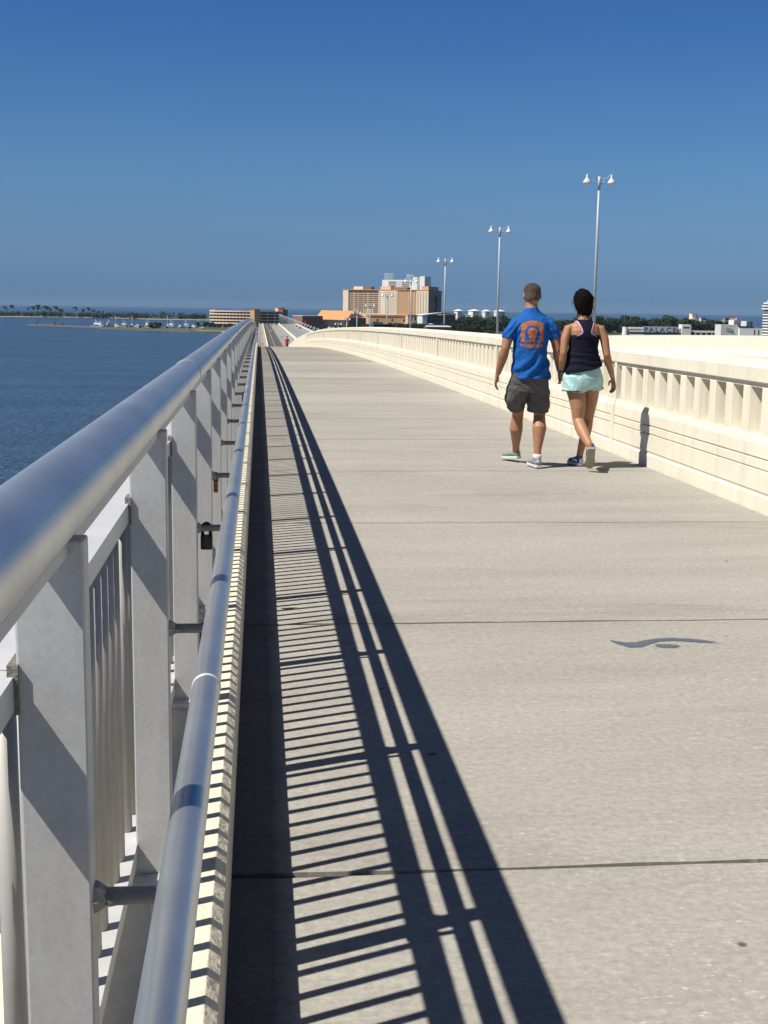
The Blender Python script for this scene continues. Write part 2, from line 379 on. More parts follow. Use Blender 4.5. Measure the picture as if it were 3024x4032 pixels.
def land(name, poly, z, m, edge_mat, label, cat, skirt=14, amp=6, seed=0):
    """a low shore: wobbling outline, flat top and a beach that slopes under the water"""
    pts = []; n = len(poly)
    for i in range(n):
        a = Vector(poly[i]); b = Vector(poly[(i + 1) % n]); k = max(2, int((b - a).length / 22))
        for j in range(k):
            p = a.lerp(b, j / k); w = noise.noise(Vector((p.x * .02, p.y * .02, seed))) * amp
            nrm = Vector((b.y - a.y, a.x - b.x)).normalized(); pts.append(p + nrm * w)
    n = len(pts); out = []
    for i in range(n):
        t = (pts[(i + 1) % n] - pts[i - 1]).normalized(); out.append(pts[i] + Vector((t.y, -t.x)) * skirt)
    mb = MB()
    vs = [(p.x, p.y, z) for p in pts] + [(p.x, p.y, SEA - 1.2) for p in out]
    mb.add(vs, [tuple(range(n))], 0)
    mb.add(vs, [(i, n + i, n + (i + 1) % n, (i + 1) % n) for i in range(n)], 1)
    return tag(obj(name, mb, [m, edge_mat]), label, cat, kind='structure')

GZ = -24.0
land('ground', [(-66, 1345), (-20, 1322), (60, 1300), (200, 1210), (450, 1050), (900, 930), (2600, 850), (2600, 2600), (900, 2350), (300, 2250), (-66, 2200)], GZ, M['land'], M['sand'],
     'low sandy mainland carrying the town at the far end of the bridge', 'ground', skirt=6)
land('grass_spit', [(-184, 1480), (-172, 1440), (-120, 1372), (-74, 1326), (-40, 1322), (-40, 1430), (-70, 1490), (-160, 1530)], GZ - .3, M['grass'], M['grass'],
     'narrow green grass spit in front of the marina basin', 'ground', skirt=4, amp=2)
land('island', [(-1500, 2640), (-514, 2600), (-400, 2640), (-314, 2680), (-204, 2470), (-98, 2455), (-20, 2440), (-20, 2700), (-300, 2900), (-1500, 2900)], GZ - .6, M['grass'], M['sand'],
     'long low wooded island beyond the marina', 'island', skirt=22, amp=5, seed=3)

# ---------------------------------------------------------------- bridge deck: walkway, curb, roads
XC, XF = -.0515 * H, 2.533 * H             # foot of the curb, foot of the barrier
CT = .184 * H                             # curb top
JP = 1.93 * H
mb = MB(); gap = .006; tones = []
joints = [y * H for y in [2.10 - 1.9 * i for i in (3, 2, 1)] + [2.10, 3.89, 5.80] + [7.75 + 1.95 * i for i in range(28)]]
edges = joints + [60 * H + 2]
SK = 0.0                                  # joints run very slightly askew
for a, b in zip(edges[:-1], edges[1:]):
    y0, y1 = a + gap, b - gap
    nx = 24; rnd = random.Random(int(a * 100))
    vs = []; fs = []
    xs = [XC - .02 + (XF - .008 - XC + .02) * i / nx for i in range(nx + 1)]
    for yy, sg in ((y0, 1), (y1, -1)):
        for x in xs:
            ch = abs(noise.noise(Vector((x * 9, a * 3, sg)))) * .016 + (.012 * abs(noise.noise(Vector((x * 31, a, sg)))) if x < .5 else 0)
            vs.append((x, yy + SK * (x - 1.5) + sg * ch, prof(yy)))
    n1 = nx + 1
    for i in range(nx): fs.append((i, i + 1, n1 + i + 1, n1 + i))
    o = len(vs); vs += [(x, y, z - .012) for x, y, z in vs]
    for i in range(nx): fs.append((i + 1, i, o + i, o + i + 1)); fs.append((n1 + i, n1 + i + 1, o + n1 + i + 1, o + n1 + i))
    tones += [rnd.uniform(.89, 1.05)] * len(vs)
    mb.add(vs, fs, 1 if 27 * H < a else 0)
ys = stations(edges[-1] + gap, 985 * H)
vs = []; fs = []
for y in ys: vs += [(XC - .02, y, prof(y)), (XF + .04, y, prof(y))]
for i in range(len(ys) - 1): fs.append((2 * i, 2 * i + 1, 2 * i + 3, 2 * i + 2))
mb.add(vs, fs, 1); tones += [1.0] * len(vs)
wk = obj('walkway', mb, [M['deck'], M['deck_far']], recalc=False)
ca = wk.data.color_attributes.new('tone', 'FLOAT_COLOR', 'POINT'); ca.data.foreach_set('color', [c for t in tones for c in (t, t, t, 1)])
tag(wk, 'wide beige concrete walkway with transverse joints running over the crest of the bridge', 'walkway', kind='structure')

mb = MB(); ys = stations(-8, 985 * H)
mb.sweep([(-.36 * H, -.02), (XC - .02, -.02), (XC + .005, -.012), (XF + .03, -.012), (28.6 * H, -.05), (28.6 * H, -1.1), (-.36 * H, -1.1)], ys)
tag(obj('bridge_slab', mb, M['under']), 'concrete slab of the bridge under walkway and roads', 'bridge', kind='structure')

mb = MB(); ys = stations(-8, 985 * H, .5)
c0 = [(-.34 * H, -.02), (XC, -.02), (XC, .169 * H), (-.0655 * H, CT - .0008 * H), (-.0670 * H, CT), (-.34 * H, CT)]
mb.sweep(c0, ys)
tag(obj('kerb', mb, M['curb']), 'cream concrete kerb under the metal railing', 'kerb', kind='structure')

RX0, RX1, RX2, RX3 = 2.86 * H, 14.55 * H, 15.35 * H, 28.0 * H
ys = stations(-8, 985 * H, 4)
for nm, a, b, lb in (('road', RX0 - .05, RX1 + .03, 'pale three lane road between the barriers'), ('road', RX2 - .03, RX3 + .03, 'opposite carriageway beyond the median barrier')):
    mb = MB(); vs = []; fs = []
    for y in ys: vs += [(a, y, prof(y) - .02), (b, y, prof(y) - .02)]
    for i in range(len(ys) - 1): fs.append((2 * i, 2 * i + 1, 2 * i + 3, 2 * i + 2))
    mb.add(vs, fs)
    for x, dash in ([(5.2, 0), (7.65, 1), (10.1, 1), (12.5, 0)] if a < 10 else [(17.4, 0), (19.85, 1), (22.3, 1), (24.75, 0)]):
        x *= H
        if dash: segs = [(s, s + 3.05) for s in [20 + 12.2 * i for i in range(118)]]
        else: segs = [(p, q) for p, q in zip(ys[:-1], ys[1:])]
        for p, q in segs:
            mb.add([(x - .075, p, prof(p) - .014), (x + .075, p, prof(p) - .014), (x + .075, q, prof(q) - .014), (x - .075, q, prof(q) - .014)], [(0, 1, 2, 3)], 1)
    tag(obj(nm, mb, [M['road'], M['paint']]), lb, 'road', kind='structure')

# sprayed mark on the walkway: paint that thins out to nothing at its edges
def spray_material():
    m = bpy.data.materials.new('blue grey spray paint'); m.use_nodes = True; nt = m.node_tree; b = nt.nodes['Principled BSDF']; L = nt.links.new
    b.inputs['Base Color'].default_value = (.085, .10, .135, 1); b.inputs['Roughness'].default_value = .85
    at = nt.nodes.new('ShaderNodeAttribute'); at.attribute_name = 'cover'; tc = nt.nodes.new('ShaderNodeTexCoord')
    n = node(nt, 'ShaderNodeTexNoise', Scale=70.0, Detail=4.0); L(tc.outputs['Object'], n.inputs['Vector'])
    a = node(nt, 'ShaderNodeMath', operation='ADD'); L(at.outputs['Fac'], a.inputs[0]); L(n.outputs['Fac'], a.inputs[1])
    r = node(nt, 'ShaderNodeMapRange'); r.inputs[1].default_value = .72; r.inputs[2].default_value = 1.25; r.inputs[4].default_value = .88; L(a.outputs[0], r.inputs[0]); L(r.outputs[0], b.inputs['Alpha'])
    return m
M['graffiti'] = spray_material()
cover = []
def stroke(mb, pts, ws, z):
    P = []
    for i in range(len(pts) - 1):
        for k in range(10):
            t = k / 10; P.append((Vector(pts[i]).lerp(Vector(pts[i + 1]), t), ws[i] * (1 - t) + ws[i + 1] * t))
    P.append((Vector(pts[-1]), ws[-1])); vs = []
    for i, (p, w) in enumerate(P):
        w += .004 * noise.noise(Vector((i * .9, 1, 0)))
        vs += [(p.x, p.y + w, z), (p.x, p.y + w * .4, z), (p.x, p.y - w * .4, z), (p.x, p.y - w, z)]
        e = min(1, i / 6, (len(P) - 1 - i) / 6); cover.extend([0, e, e, 0])
    mb.add(vs, [(4 * i + c, 4 * i + c + 1, 4 * i + c + 5, 4 * i + c + 4) for i in range(len(P) - 1) for c in range(3)])
mb = MB()
stroke(mb, [(1.066 * H, 3.650 * H), (1.085 * H, 3.620 * H), (1.110 * H, 3.592 * H), (1.145 * H, 3.592 * H), (1.185 * H, 3.622 * H), (1.225 * H, 3.645 * H), (1.27 * H, 3.650 * H), (1.33 * H, 3.634 * H), (1.415 * H, 3.600 * H)],
       [.010, .040, .062, .062, .046, .036, .036, .042, .026], prof(3.6 * H) + .003)
stroke(mb, [(1.190 * H, 3.578 * H), (1.205 * H, 3.577 * H), (1.245 * H, 3.573 * H), (1.275 * H, 3.574 * H)], [.014, .042, .042, .010], prof(3.58 * H) + .003)
gm_ = obj('painted_mark', mb, M['graffiti'], recalc=False)
ca = gm_.data.color_attributes.new('cover', 'FLOAT_COLOR', 'POINT'); ca.data.foreach_set('color', [c for t in cover for c in (t, t, t, 1)])
tag(gm_, 'blue-grey sprayed squiggle over an oval dab on the concrete walkway', 'graffiti')

# ---------------------------------------------------------------- metal railing
RL = thing('bridge_railing', 'grey aluminium railing of flat posts, thin pickets and two round rails on the seaward kerb', 'railing', (-.15 * H, 0, 0))
PS = .8128 * H; P0 = .915 * H
def py(n): return P0 + PS * n
NPOST = 72
pw0, pw1, pt = -.177 * H, -.1265 * H, .026 * H
# top pipe
PXc, PZc, PR = -.1511 * H, .8596 * H, .0287 * H
def rail_pts(x, z, y0, y1): return [(x, y, z + prof(y)) for y in stations(y0, y1, 1.2)]
mb = MB()
ysr = [-6, .15, 3.36, 8.35, 13.3, 20, 30, 45, 60, 75, py(NPOST)]
mb.tube(rail_pts(PXc, PZc, -6, py(NPOST)), PR, 40, ref=(1, 0, 0))
top_rail = obj('top_rail', mb, M['pipe'], RL)
for y in (3.98, 11.3, 18.6, 26, 33):
    mb = MB(); mb.tube([(PXc, y - .002, PZc + prof(y)), (PXc, y + .002, PZc + prof(y))], PR + .0012, 40); obj('rail_joint', mb, M['bracket'], top_rail)
mb = MB(); mb.sweep([(PXc - .0135 * H, .8215 * H), (PXc + .0135 * H, .8215 * H), (PXc + .0135 * H, .8305 * H), (PXc - .0135 * H, .8305 * H)], stations(-6, py(NPOST), 1.2))
obj('rail_strip', mb, M['metal'], top_rail)
# handrail
HX, HZ, HR = -.0566 * H, .602 * H, .0146 * H
mb = MB(); mb.tube(rail_pts(HX, HZ, -6, py(NPOST)), HR, 28)
hand = obj('handrail', mb, M['pipe'], RL)
for y in (1.93, 9.3, 16.6, 24):
    mb = MB(); mb.tube([(HX, y - .004, HZ + prof(y)), (HX, y, HZ + prof(y)), (HX, y + .004, HZ + prof(y))], [HR + .0005, HR + .0015, HR + .0005], 28); obj('rail_joint', mb, M['bright'], hand)
# posts
def post_mesh():
    mb = MB(); mb.box(pw0, pw1, -pt / 2, pt / 2, CT + .012, .832 * H); return mb
def base_mesh():
    mb = MB(); mb.box(pw0 - .045, pw1 + .03, -.075, .075, CT, CT + .014)
    for sx in (pw0 - .025, pw1 + .012):
        for sy in (-.05, .05):
            mb.loft([((sx, sy, CT + .014), .013, .013), ((sx, sy, CT + .030), .013, .013)], 6, smooth=False)
            mb.loft([((sx, sy, CT + .030), .006, .006), ((sx, sy, CT + .046), .006, .006)], 8)
    return mb
def bracket_mesh():
    mb = MB(); z = .552 * H
    mb.loft([((pw1 - .001, 0, z), .019, .019), ((pw1 + .005, 0, z), .017, .017), ((pw1 + .014, 0, z), .0105, .0105)], 6, ref=(0, 1, 0), smooth=False)
    mb.tube([(pw1 + .01, 0, z), (HX - .022, 0, z), (HX - .008, 0, z + .006), (HX, 0, z + .022), (HX, 0, HZ - HR + .003)], [.0105, .0105, .0105, .010, .0095], 12, ref=(0, 1, 0))
    return mb
def weld_mesh():
    mb = MB(); mb.obox((pw0 - .003, 0, .722 * H), (.006, 0, 0), (0, pt / 2 + .006, 0), (0, 0, .028)); return mb
P_first = None
for n in range(-2, NPOST + 1):
    y = py(n)
    if P_first is None:
        p = obj('post', post_mesh(), M['metal'], RL, loc=(.15 * H, y, prof(y)), world=False, bevel=.003)
        obj('base_plate', base_mesh(), M['metal'], p, world=False)
        obj('handrail_bracket', bracket_mesh(), M['bracket'], p, world=False)
        obj('weld', weld_mesh(), M['weld'], p, world=False)
        P_first = p
    else:
        dup(P_first, loc=(.15 * H, y, prof(y)), parent=RL)
# picket panels: one bay each (pickets between two flat bars)
bx0, bx1 = -.216 * H, -.1785 * H
PITCH = .0648 * H; pkw = .0182 * H
def panel_mesh(y0):
    mb = MB()
    for k in range(12):
        y = y0 + .034 * H + k * PITCH; z = prof(y)
        mb.tube([(-.196 * H, y, .238 * H + z), (-.196 * H, y, .7075 * H + z)], pkw / 2, 10)
    return mb
def bars(y0, y1, g):
    mb = MB(); ys = [y0 + g] + [y for y in stations(y0 + .01, y1 - .01, .6)] + [y1 - g]
    mb.sweep([(bx0, .706 * H), (bx1, .706 * H), (bx1, .732 * H), (bx0, .732 * H)], ys)
    return mb
def lowbar(y0, y1, g):
    mb = MB(); ys = [y0 + g] + [y for y in stations(y0 + .01, y1 - .01, .6)] + [y1 - g]
    mb.sweep([(bx0 + .002 * H, .213 * H), (bx1 + .003 * H, .213 * H), (bx1 + .003 * H, .239 * H), (bx0 + .002 * H, .239 * H)], ys)
    return mb
for n in range(-3, NPOST):
    y0 = py(n)
    p = obj('picket_panel', panel_mesh(y0), M['picket'], RL)
    g0 = .004 if n % 4 == 0 else 0.0
    obj('top_bar', bars(y0 + g0, y0 + PS, 0), M['bright'], p)
    obj('bottom_bar', lowbar(y0, y0 + PS, 0), M['bright'], p)
# the railing goes on down the far slope, too small to count
mb = MB(); ya = py(NPOST); ysf = stations(ya, 985 * H)
mb.tube([(PXc, y, PZc + prof(y)) for y in ysf], PR, 6)
mb.sweep([(bx0, .706 * H), (bx1, .706 * H), (bx1, .732 * H), (bx0, .732 * H)], ysf)
mb.tube([(HX, y, HZ + prof(y)) for y in ysf], HR, 6)
y = ya + PS
while y < 520:
    z = prof(y); mb.box(pw0, pw1, y - .02, y + .02, CT + z, .83 * H + z); y += PS
o = obj('rail_run', mb, M['metal'], RL); o['kind'] = 'stuff'

# padlocks hung on the brackets and the handrail
def padlock(n, x, zc, bw, bh, bd, m, label, ms=None, tilt=0.0, dy=0.0):
    y = py(n) + dy; z = zc + prof(y)
    t = thing('padlock', label, 'padlock', (x, y, z), 'padlocks left on the handrail brackets')
    mb = MB(); mb.box(-bw / 2, bw / 2, -bd / 2, bd / 2, -bh - .024, -.024)
    obj('lock_body', mb, m, t, world=False, bevel=.004)
    mb = MB(); r = bw * .33
    pts = [(-r, 0, -.028)] + [(-r * cos(pi * k / 8), 0, -.002 + r * 1.15 * sin(pi * k / 8)) for k in range(9)] + [(r, 0, -.028)]
    mb.tube(pts, .0052, 8, ref=(0, 1, 0)); obj('shackle', mb, ms or m, t, world=False)
    t.rotation_euler = (0, tilt, 0)
    return t
BZ = .552 * H
padlock(2, -.1085 * H, BZ + .003, .036, .046, .020, M['blackmetal'], 'square black padlock on the third bracket from the camera')
padlock(3, -.117 * H, BZ + .004, .018, .050, .018, M['copper'], 'narrow copper-red padlock close against its post')
padlock(0, -.076 * H, BZ + .002, .022, .062, .024, M['rust'], 'rusty padlock with a shiny ring on the nearest bracket', M['bright'])
padlock(1, -.075 * H, BZ + .002, .028, .066, .022, M['rust'], 'long rusted brown padlock behind the handrail on the second bracket')
padlock(5, -.070 * H, BZ + .002, .038, .054, .02, M['brass'], 'dull olive brass padlock beside a pale sleeve of the handrail')
padlock(7, -.078 * H, BZ + .002, .04, .06, .024, M['blackmetal'], 'small black padlock where the railing starts to blur together')
padlock(8, -.072 * H, BZ + .002, .045, .06, .024, M['rust'], 'brown padlock on a distant bracket just past a small black one')
padlock(4, -.092 * H, .325 * H, .03, .06, .024, M['blackmetal'], 'dark lock hanging low behind the handrail', dy=-.2)

# ---------------------------------------------------------------- cream concrete barrier beside the walkway
CB = thing('concrete_barrier', 'cream concrete barrier with balusters and grooved base along the right of the walkway', 'barrier', (2.7 * H, 0, 0))
XW = XF                                     # face of the barrier at the foot
XB = 2.86 * H
def hx(v): return XW + v
base_prof = [(hx(.0), -.03), (hx(0), .080 * H), (hx(.010), .090 * H), (hx(.010), .0985 * H), (hx(.002), .1075 * H), (hx(.002), .213 * H), (hx(.018), .2145 * H), (hx(.018), .2205 * H), (hx(.006), .2245 * H),
             (hx(.006), .2665 * H), (hx(.024), .2685 * H), (hx(.024), .2745 * H), (hx(.010), .2785 * H), (hx(.012), .345 * H), (hx(.030), .384 * H), (XB - .02, .384 * H), (XB, .30 * H), (XB + .10, .10 * H), (XB + .10, -.03)]
plain_prof = [(hx(-.002), -.03), (hx(-.002), .345 * H), (hx(.018), .386 * H), (XB - .02, .386 * H), (XB + .08, .1 * H), (XB + .08, -.03)]
rail_prof = [(hx(.014), .655 * H), (XB - .02, .655 * H), (XB - .02, .745 * H), (XB - .035, .752 * H), (hx(.034), .742 * H), (hx(.014), .732 * H)]
beam_prof = [(hx(.040), .628 * H), (XB - .05, .628 * H), (XB - .05, .6545 * H), (hx(.040), .6545 * H)]
PIL = [8.82 * H + 4.61 * H * i for i in range(-3, 14)]
PILW = .075 * H
nb = 0; far_b = MB(); jy = 49.9 * H
def baluster(mb, y, w=.093 * H):
    z = prof(y); f = hx(.036)
    g = w / 2 + .017; e = w / 2 + .032
    poly = [(f, y - w / 2), (f + .055, y - g), (f + .13, y - e), (f + .28, y - e), (f + .28, y + e), (f + .13, y + e), (f + .055, y + g), (f, y + w / 2)]
    mb.prism(poly, .380 * H + z, .6295 * H + z)
for i in range(len(PIL) - 1):
    a, b = PIL[i] + PILW / 2, PIL[i + 1] - PILW / 2
    ys = [a] + [y for y in stations(a, b, 1.0)][1:]
    seg = MB(); seg.sweep(base_prof, ys); ob = obj('base_wall', seg, M['cream'], CB)
    seg = MB(); seg.sweep(rail_prof, [PIL[i] + .006] + [y for y in stations(PIL[i] + .2, PIL[i + 1] - .2, 1.0)] + [PIL[i + 1] - .006]); rb = obj('coping', seg, M['cream'], CB, bevel=.006)
    seg = MB(); seg.sweep(beam_prof, ys); obj('beam', seg, M['cream'], rb)
    cnt = 18; stp = (b - a) / cnt
    for k in range(cnt):
        y = a + (k + .5) * stp
        if y > 4.5 and nb < 100:
            m1 = MB(); baluster(m1, y); obj('baluster', m1, M['cream'], CB, bevel=.004); nb += 1
        else: baluster(far_b, y)
o = obj('baluster_run', far_b, M['cream'], CB); o['kind'] = 'stuff'
for y in PIL:
    mb = MB(); ys = [y - PILW / 2 + .002, y + PILW / 2 - .002]
    mb.sweep(plain_prof, ys)
    mb.sweep([(hx(.02), .386 * H), (XB - .08, .386 * H), (XB - .08, .654 * H), (hx(.02), .654 * H)], [y - PILW * .36, y + PILW * .36])
    obj('pilaster', mb, M['cream'], CB, bevel=.003)
mb = MB(); mb.sweep([(hx(-.01), .01), (XB, .01), (XB, .757 * H), (hx(-.01), .757 * H)], [jy - .05, jy + .05]); obj('joint_cover', mb, M['cream'], CB)
mb = MB(); ysf = stations(PIL[-1] + PILW / 2, 985 * H)
mb.sweep([(hx(0), -.03), (hx(.01), .4 * H), (hx(.02), .74 * H), (XB - .02, .745 * H), (XB, .3 * H), (XB + .1, -.03)], ysf)
obj('far_wall', mb, M['cream'], CB)

# median and outer barriers
MBR = thing('median_barrier', 'plain cream median barrier between the two carriageways', 'barrier', (14.95 * H, 0, 0))
xm0, xm1 = RX1, RX2
ysm = stations(-6, 985 * H, 4)
mb = MB(); mb.sweep([(xm0, -.03), (xm0, .06 * H), (xm0 + .16, .20 * H), (xm0 + .22, .645 * H), (xm1 - .22, .645 * H), (xm1 - .16, .2 * H), (xm1, .06 * H), (xm1, -.03)], ysm)
obj('barrier_wall', mb, M['cream'], MBR)
yj = 47.8
mb = MB(); z = prof(yj)
mb.obox((xm0 + .17, yj, .50 * H + z), (.012, 0, .0), (0, .22, 0), (.055, .12, .28)); mb.obox((xm0 + .18, yj - .42, .60 * H + z), (.03, 0, 0), (0, .12, 0), (0, 0, .09))
obj('joint_plate', mb, M['lampgrey'], MBR)
OB = thing('outer_barrier', 'cream barrier on the far outer edge of the opposite carriageway', 'barrier', (RX3 + .3, 0, 0))
mb = MB(); mb.sweep([(RX3, -.03), (RX3, .06 * H), (RX3 + .15, .2 * H), (RX3 + .2, .7 * H), (RX3 + .5, .7 * H), (RX3 + .55, -.03)], ysm)
obj('barrier_wall', mb, M['cream'], OB)

# ---------------------------------------------------------------- street lamps on the median
LX = 14.95 * H
def make_lamp():
    t = thing('street_lamp', 'tallest looking twin lamp, its pole rising behind the woman', 'street lamp', (0, 0, 0), 'twin street lamps along the median')
    top = 6.9 * H
    mb = MB(); mb.tube([(0, 0, 0), (0, 0, top * .5), (0, 0, top)], [.115, .10, .08], 14); mb.tube([(0, 0, 0), (0, 0, .35)], .16, 14)
    mb.tube([(0, 0, top - .75), (0, 0, top + .12)], .105, 14)
    obj('pole', mb, M['lampgrey'], t, world=False)
    for s in (-1, 1):
        mb = MB()
        mb.tube([(s * .08, 0, top - .06), (s * .46, 0, top - .03), (s * .62, 0, top + .10), (s * .72, 0, top + .24), (s * .80, 0, top + .27), (s * .83, 0, top + .2)], [.032, .028, .024, .022, .022, .022], 8, ref=(0, 1, 0))
        mb.tube([(s * .08, 0, top - .42), (s * .26, 0, top - .30), (s * .45, 0, top - .03)], .022, 8, ref=(0, 1, 0))
        obj('arm', mb, M['lampgrey'], t, world=False)
        mb = MB()
        prof_ = [(.035, .24), (.06, .20), (.075, .08), (.09, .01), (.115, -.04), (.185, -.12), (.25, -.23), (.27, -.30), (.26, -.34), (.21, -.36)]
        mb.loft([((s * .83, 0, top + zz), r, r) for r, zz in prof_], 18); obj('lamp_shade', mb, M['lampwhite'], t, world=False)
        mb = MB(); mb.ell((s * .83, 0, top - .36), .195, .195, .07); obj('lens', mb, M['lens'], t, world=False)
    return t
lamp0 = make_lamp()
lab = ['tallest looking twin lamp, its pole rising behind the woman', 'second tallest twin lamp, just left of the man', 'twin lamp right of the peach hotel tower', 'twin lamp in front of the hotel, the highest of those on its facade',
       'twin lamp in front of the hotel with its heads at mid facade', 'twin lamp in front of the hotel with its heads low on the facade', 'twin lamp by the right end of the orange roof', 'twin lamp with its heads just over the barrier below the orange roof']
for i in range(40):
    y = (55.6 + 23.07 * i) * H
    o = lamp0 if i == 0 else dup(lamp0)
    o.location = (LX, y, prof(y) + .63 * H)
    o['label'] = lab[i] if i < 8 else 'one of the tiny twin lamps crowding together down the far slope'

# ---------------------------------------------------------------- vehicles
def car(label, m, loc, rot, Lc=4.5, Wc=1.8, Hc=1.45, suv=False, group='vehicles on the bridge roads', simple=False):
    t = thing('car', label, 'car', loc, group)
    hw = Wc / 2
    prof_b = [(-Lc / 2, .35), (-Lc / 2, .72), (-Lc / 2 + .12, .88), (-Lc * .30, .95), (Lc * .20, .92), (Lc / 2 - .15, .76), (Lc / 2, .62), (Lc / 2, .32)]
    mb = MB(); n = len(prof_b); vs = []
    for x, s in ((-hw, .94), (-hw * .96, 1), (hw * .96, 1), (hw, .94)): vs += [(x, yy * s, zz) for yy, zz in prof_b]
    fs = [tuple(range(n)), tuple(3 * n + i for i in range(n - 1, -1, -1))]
    for j in range(3): fs += [(j * n + i, (j + 1) * n + i, (j + 1) * n + (i + 1) % n, j * n + (i + 1) % n) for i in range(n)]
    mb.add(vs, fs, 0, False); body = obj('body', mb, m, t, world=False, bevel=.04)
    yb, yf = (-Lc * .47, Lc * .10) if suv else (-Lc * .30, Lc * .06)
    mb = MB()
    mb.add([(-hw * .93, yb - .10, .9), (hw * .93, yb - .10, .9), (hw * .93, yf + .55, .9), (-hw * .93, yf + .55, .9), (-hw * .74, yb + (.12 if suv else .5), Hc - .06), (hw * .74, yb + (.12 if suv else .5), Hc - .06), (hw * .74, yf, Hc - .06), (-hw * .74, yf, Hc - .06)],
           [(0, 1, 5, 4), (1, 2, 6, 5), (2, 3, 7, 6), (3, 0, 4, 7), (4, 5, 6, 7), (0, 3, 2, 1)]); obj('window_glass', mb, M['carglass'], t, world=False)
    mb = MB(); y0 = yb + (.06 if suv else .42)
    mb.add([(-hw * .76, y0, Hc - .075), (hw * .76, y0, Hc - .075), (hw * .76, yf + .06, Hc - .075), (-hw * .76, yf + .06, Hc - .075), (-hw * .62, y0 + .15, Hc), (hw * .62, y0 + .15, Hc), (hw * .62, yf - .1, Hc), (-hw * .62, yf - .1, Hc)],
           [(0, 1, 5, 4), (1, 2, 6, 5), (2, 3, 7, 6), (3, 0, 4, 7), (4, 5, 6, 7), (0, 3, 2, 1)]); obj('roof', mb, m, t, world=False, bevel=.03)
    if not simple:
        for sx in (-1, 1):
            for yy in (-Lc * .31, Lc * .31):
                mb = MB(); mb.tube([(sx * (hw - .2), yy, .33), (sx * (hw + .01), yy, .33)], .33, 18, ref=(0, 1, 0)); wh = obj('wheel', mb, M['rubber'], t, world=False)
                mb = MB(); mb.tube([(sx * (hw + .0), yy, .33), (sx * (hw + .02), yy, .33)], .2, 14, ref=(0, 1, 0)); obj('rim', mb, M['carsilver'], wh, world=False)
            mb = MB(); mb.box(sx * hw * .92 - .12, sx * hw * .92 + .04, -Lc / 2 - .02, -Lc / 2 + .1, .62, .80); obj('tail_lamp', mb, M['carred'], t, world=False)
            mb = MB(); mb.box(sx * hw * .85 - .14, sx * hw * .85 + .1, Lc / 2 - .12, Lc / 2 + .015, .56, .68); obj('headlight', mb, M['lens'], t, world=False)
    t.rotation_euler = (0, 0, rot)
    return t
y = 103; car('black SUV roof showing over the barrier in front of the hotel', M['carblack'], (9.85, y, prof(y) - .02), 0, 4.9, 2.0, 1.98, True)
y = 71.5; t = car('white car roof with roof rack showing over the barrier by the third lamp', M['carwhite'], (10.1, y, prof(y) - .02), 0, 4.7, 1.85, 1.40)
mb = MB()
for yy in (-.9, -.1): mb.tube([(-.6, yy, 1.39), (-.6, yy, 1.47), (.6, yy, 1.47), (.6, yy, 1.39)], .02, 8, ref=(0, 1, 0))
obj('roof_rack', mb, M['carblack'], t, world=False)
for lb, m, x, y in (('white car coming up the left lane of the far road', M['carwhite'], 9.1, 1000), ('white car on the near part of the far road, beside the red-shirted person', M['carwhite'], 14.0, 800), ('pale car near the far end of the road', M['carsilver'], 13.1, 1340), ('white car near the far end of the road, in the middle lane', M['carwhite'], 16.6, 1400), ('dark car at the far end of the near carriageway', M['carblack'], 18.7, 1370)):
    car(lb, m, (x, y, prof(y) - .02), 0, 4.6, 1.85, 1.5)
for lb, x, y in (('black car on the opposite carriageway below the lamp row', 37.2, 1160), ('dark car further off on the opposite carriageway', 38.0, 1280)):
    car(lb, M['carblack'], (x, y, prof(y) - .02), pi, 4.7, 1.9, 1.6, True)

# ---------------------------------------------------------------- people
def remesh(mb, name, mats, parent, base, voxel=.006, smooth=4, wrinkle=None, subtract=None):
    """fuse overlapping closed shapes into one continuous skin"""
    me = bpy.data.meshes.new('tmp'); me.from_pydata([tuple(Vector(p) - base) for p in mb.v], [], mb.f); me.update()
    bm = bmesh.new(); bm.from_mesh(me); bmesh.ops.recalc_face_normals(bm, faces=bm.faces); bm.to_mesh(me); bm.free()
    t = bpy.data.objects.new('tmp', me); COL.objects.link(t)
    r = t.modifiers.new('r', 'REMESH'); r.mode = 'VOXEL'; r.voxel_size = voxel; r.use_smooth_shade = True
    s = t.modifiers.new('s', 'SMOOTH'); s.iterations = smooth; s.factor = .5
    dg = bpy.context.evaluated_depsgraph_get(); dg.update()
    out = bpy.data.meshes.new_from_object(t.evaluated_get(dg))
    bpy.data.objects.remove(t); bpy.data.meshes.remove(me)
    out.name = name
    out.materials.clear()
    for m in (mats if isinstance(mats, (list, tuple)) else [mats]): out.materials.append(m)
    if wrinkle:
        nrm = [v.normal.copy() for v in out.vertices]
        for v, n in zip(out.vertices, nrm): v.co += n * wrinkle(v.co + base)
    for p in out.polygons: p.use_smooth = True
    out.update()
    o = bpy.data.objects.new(name, out); COL.objects.link(o)
    if parent: o.parent = parent
    return o

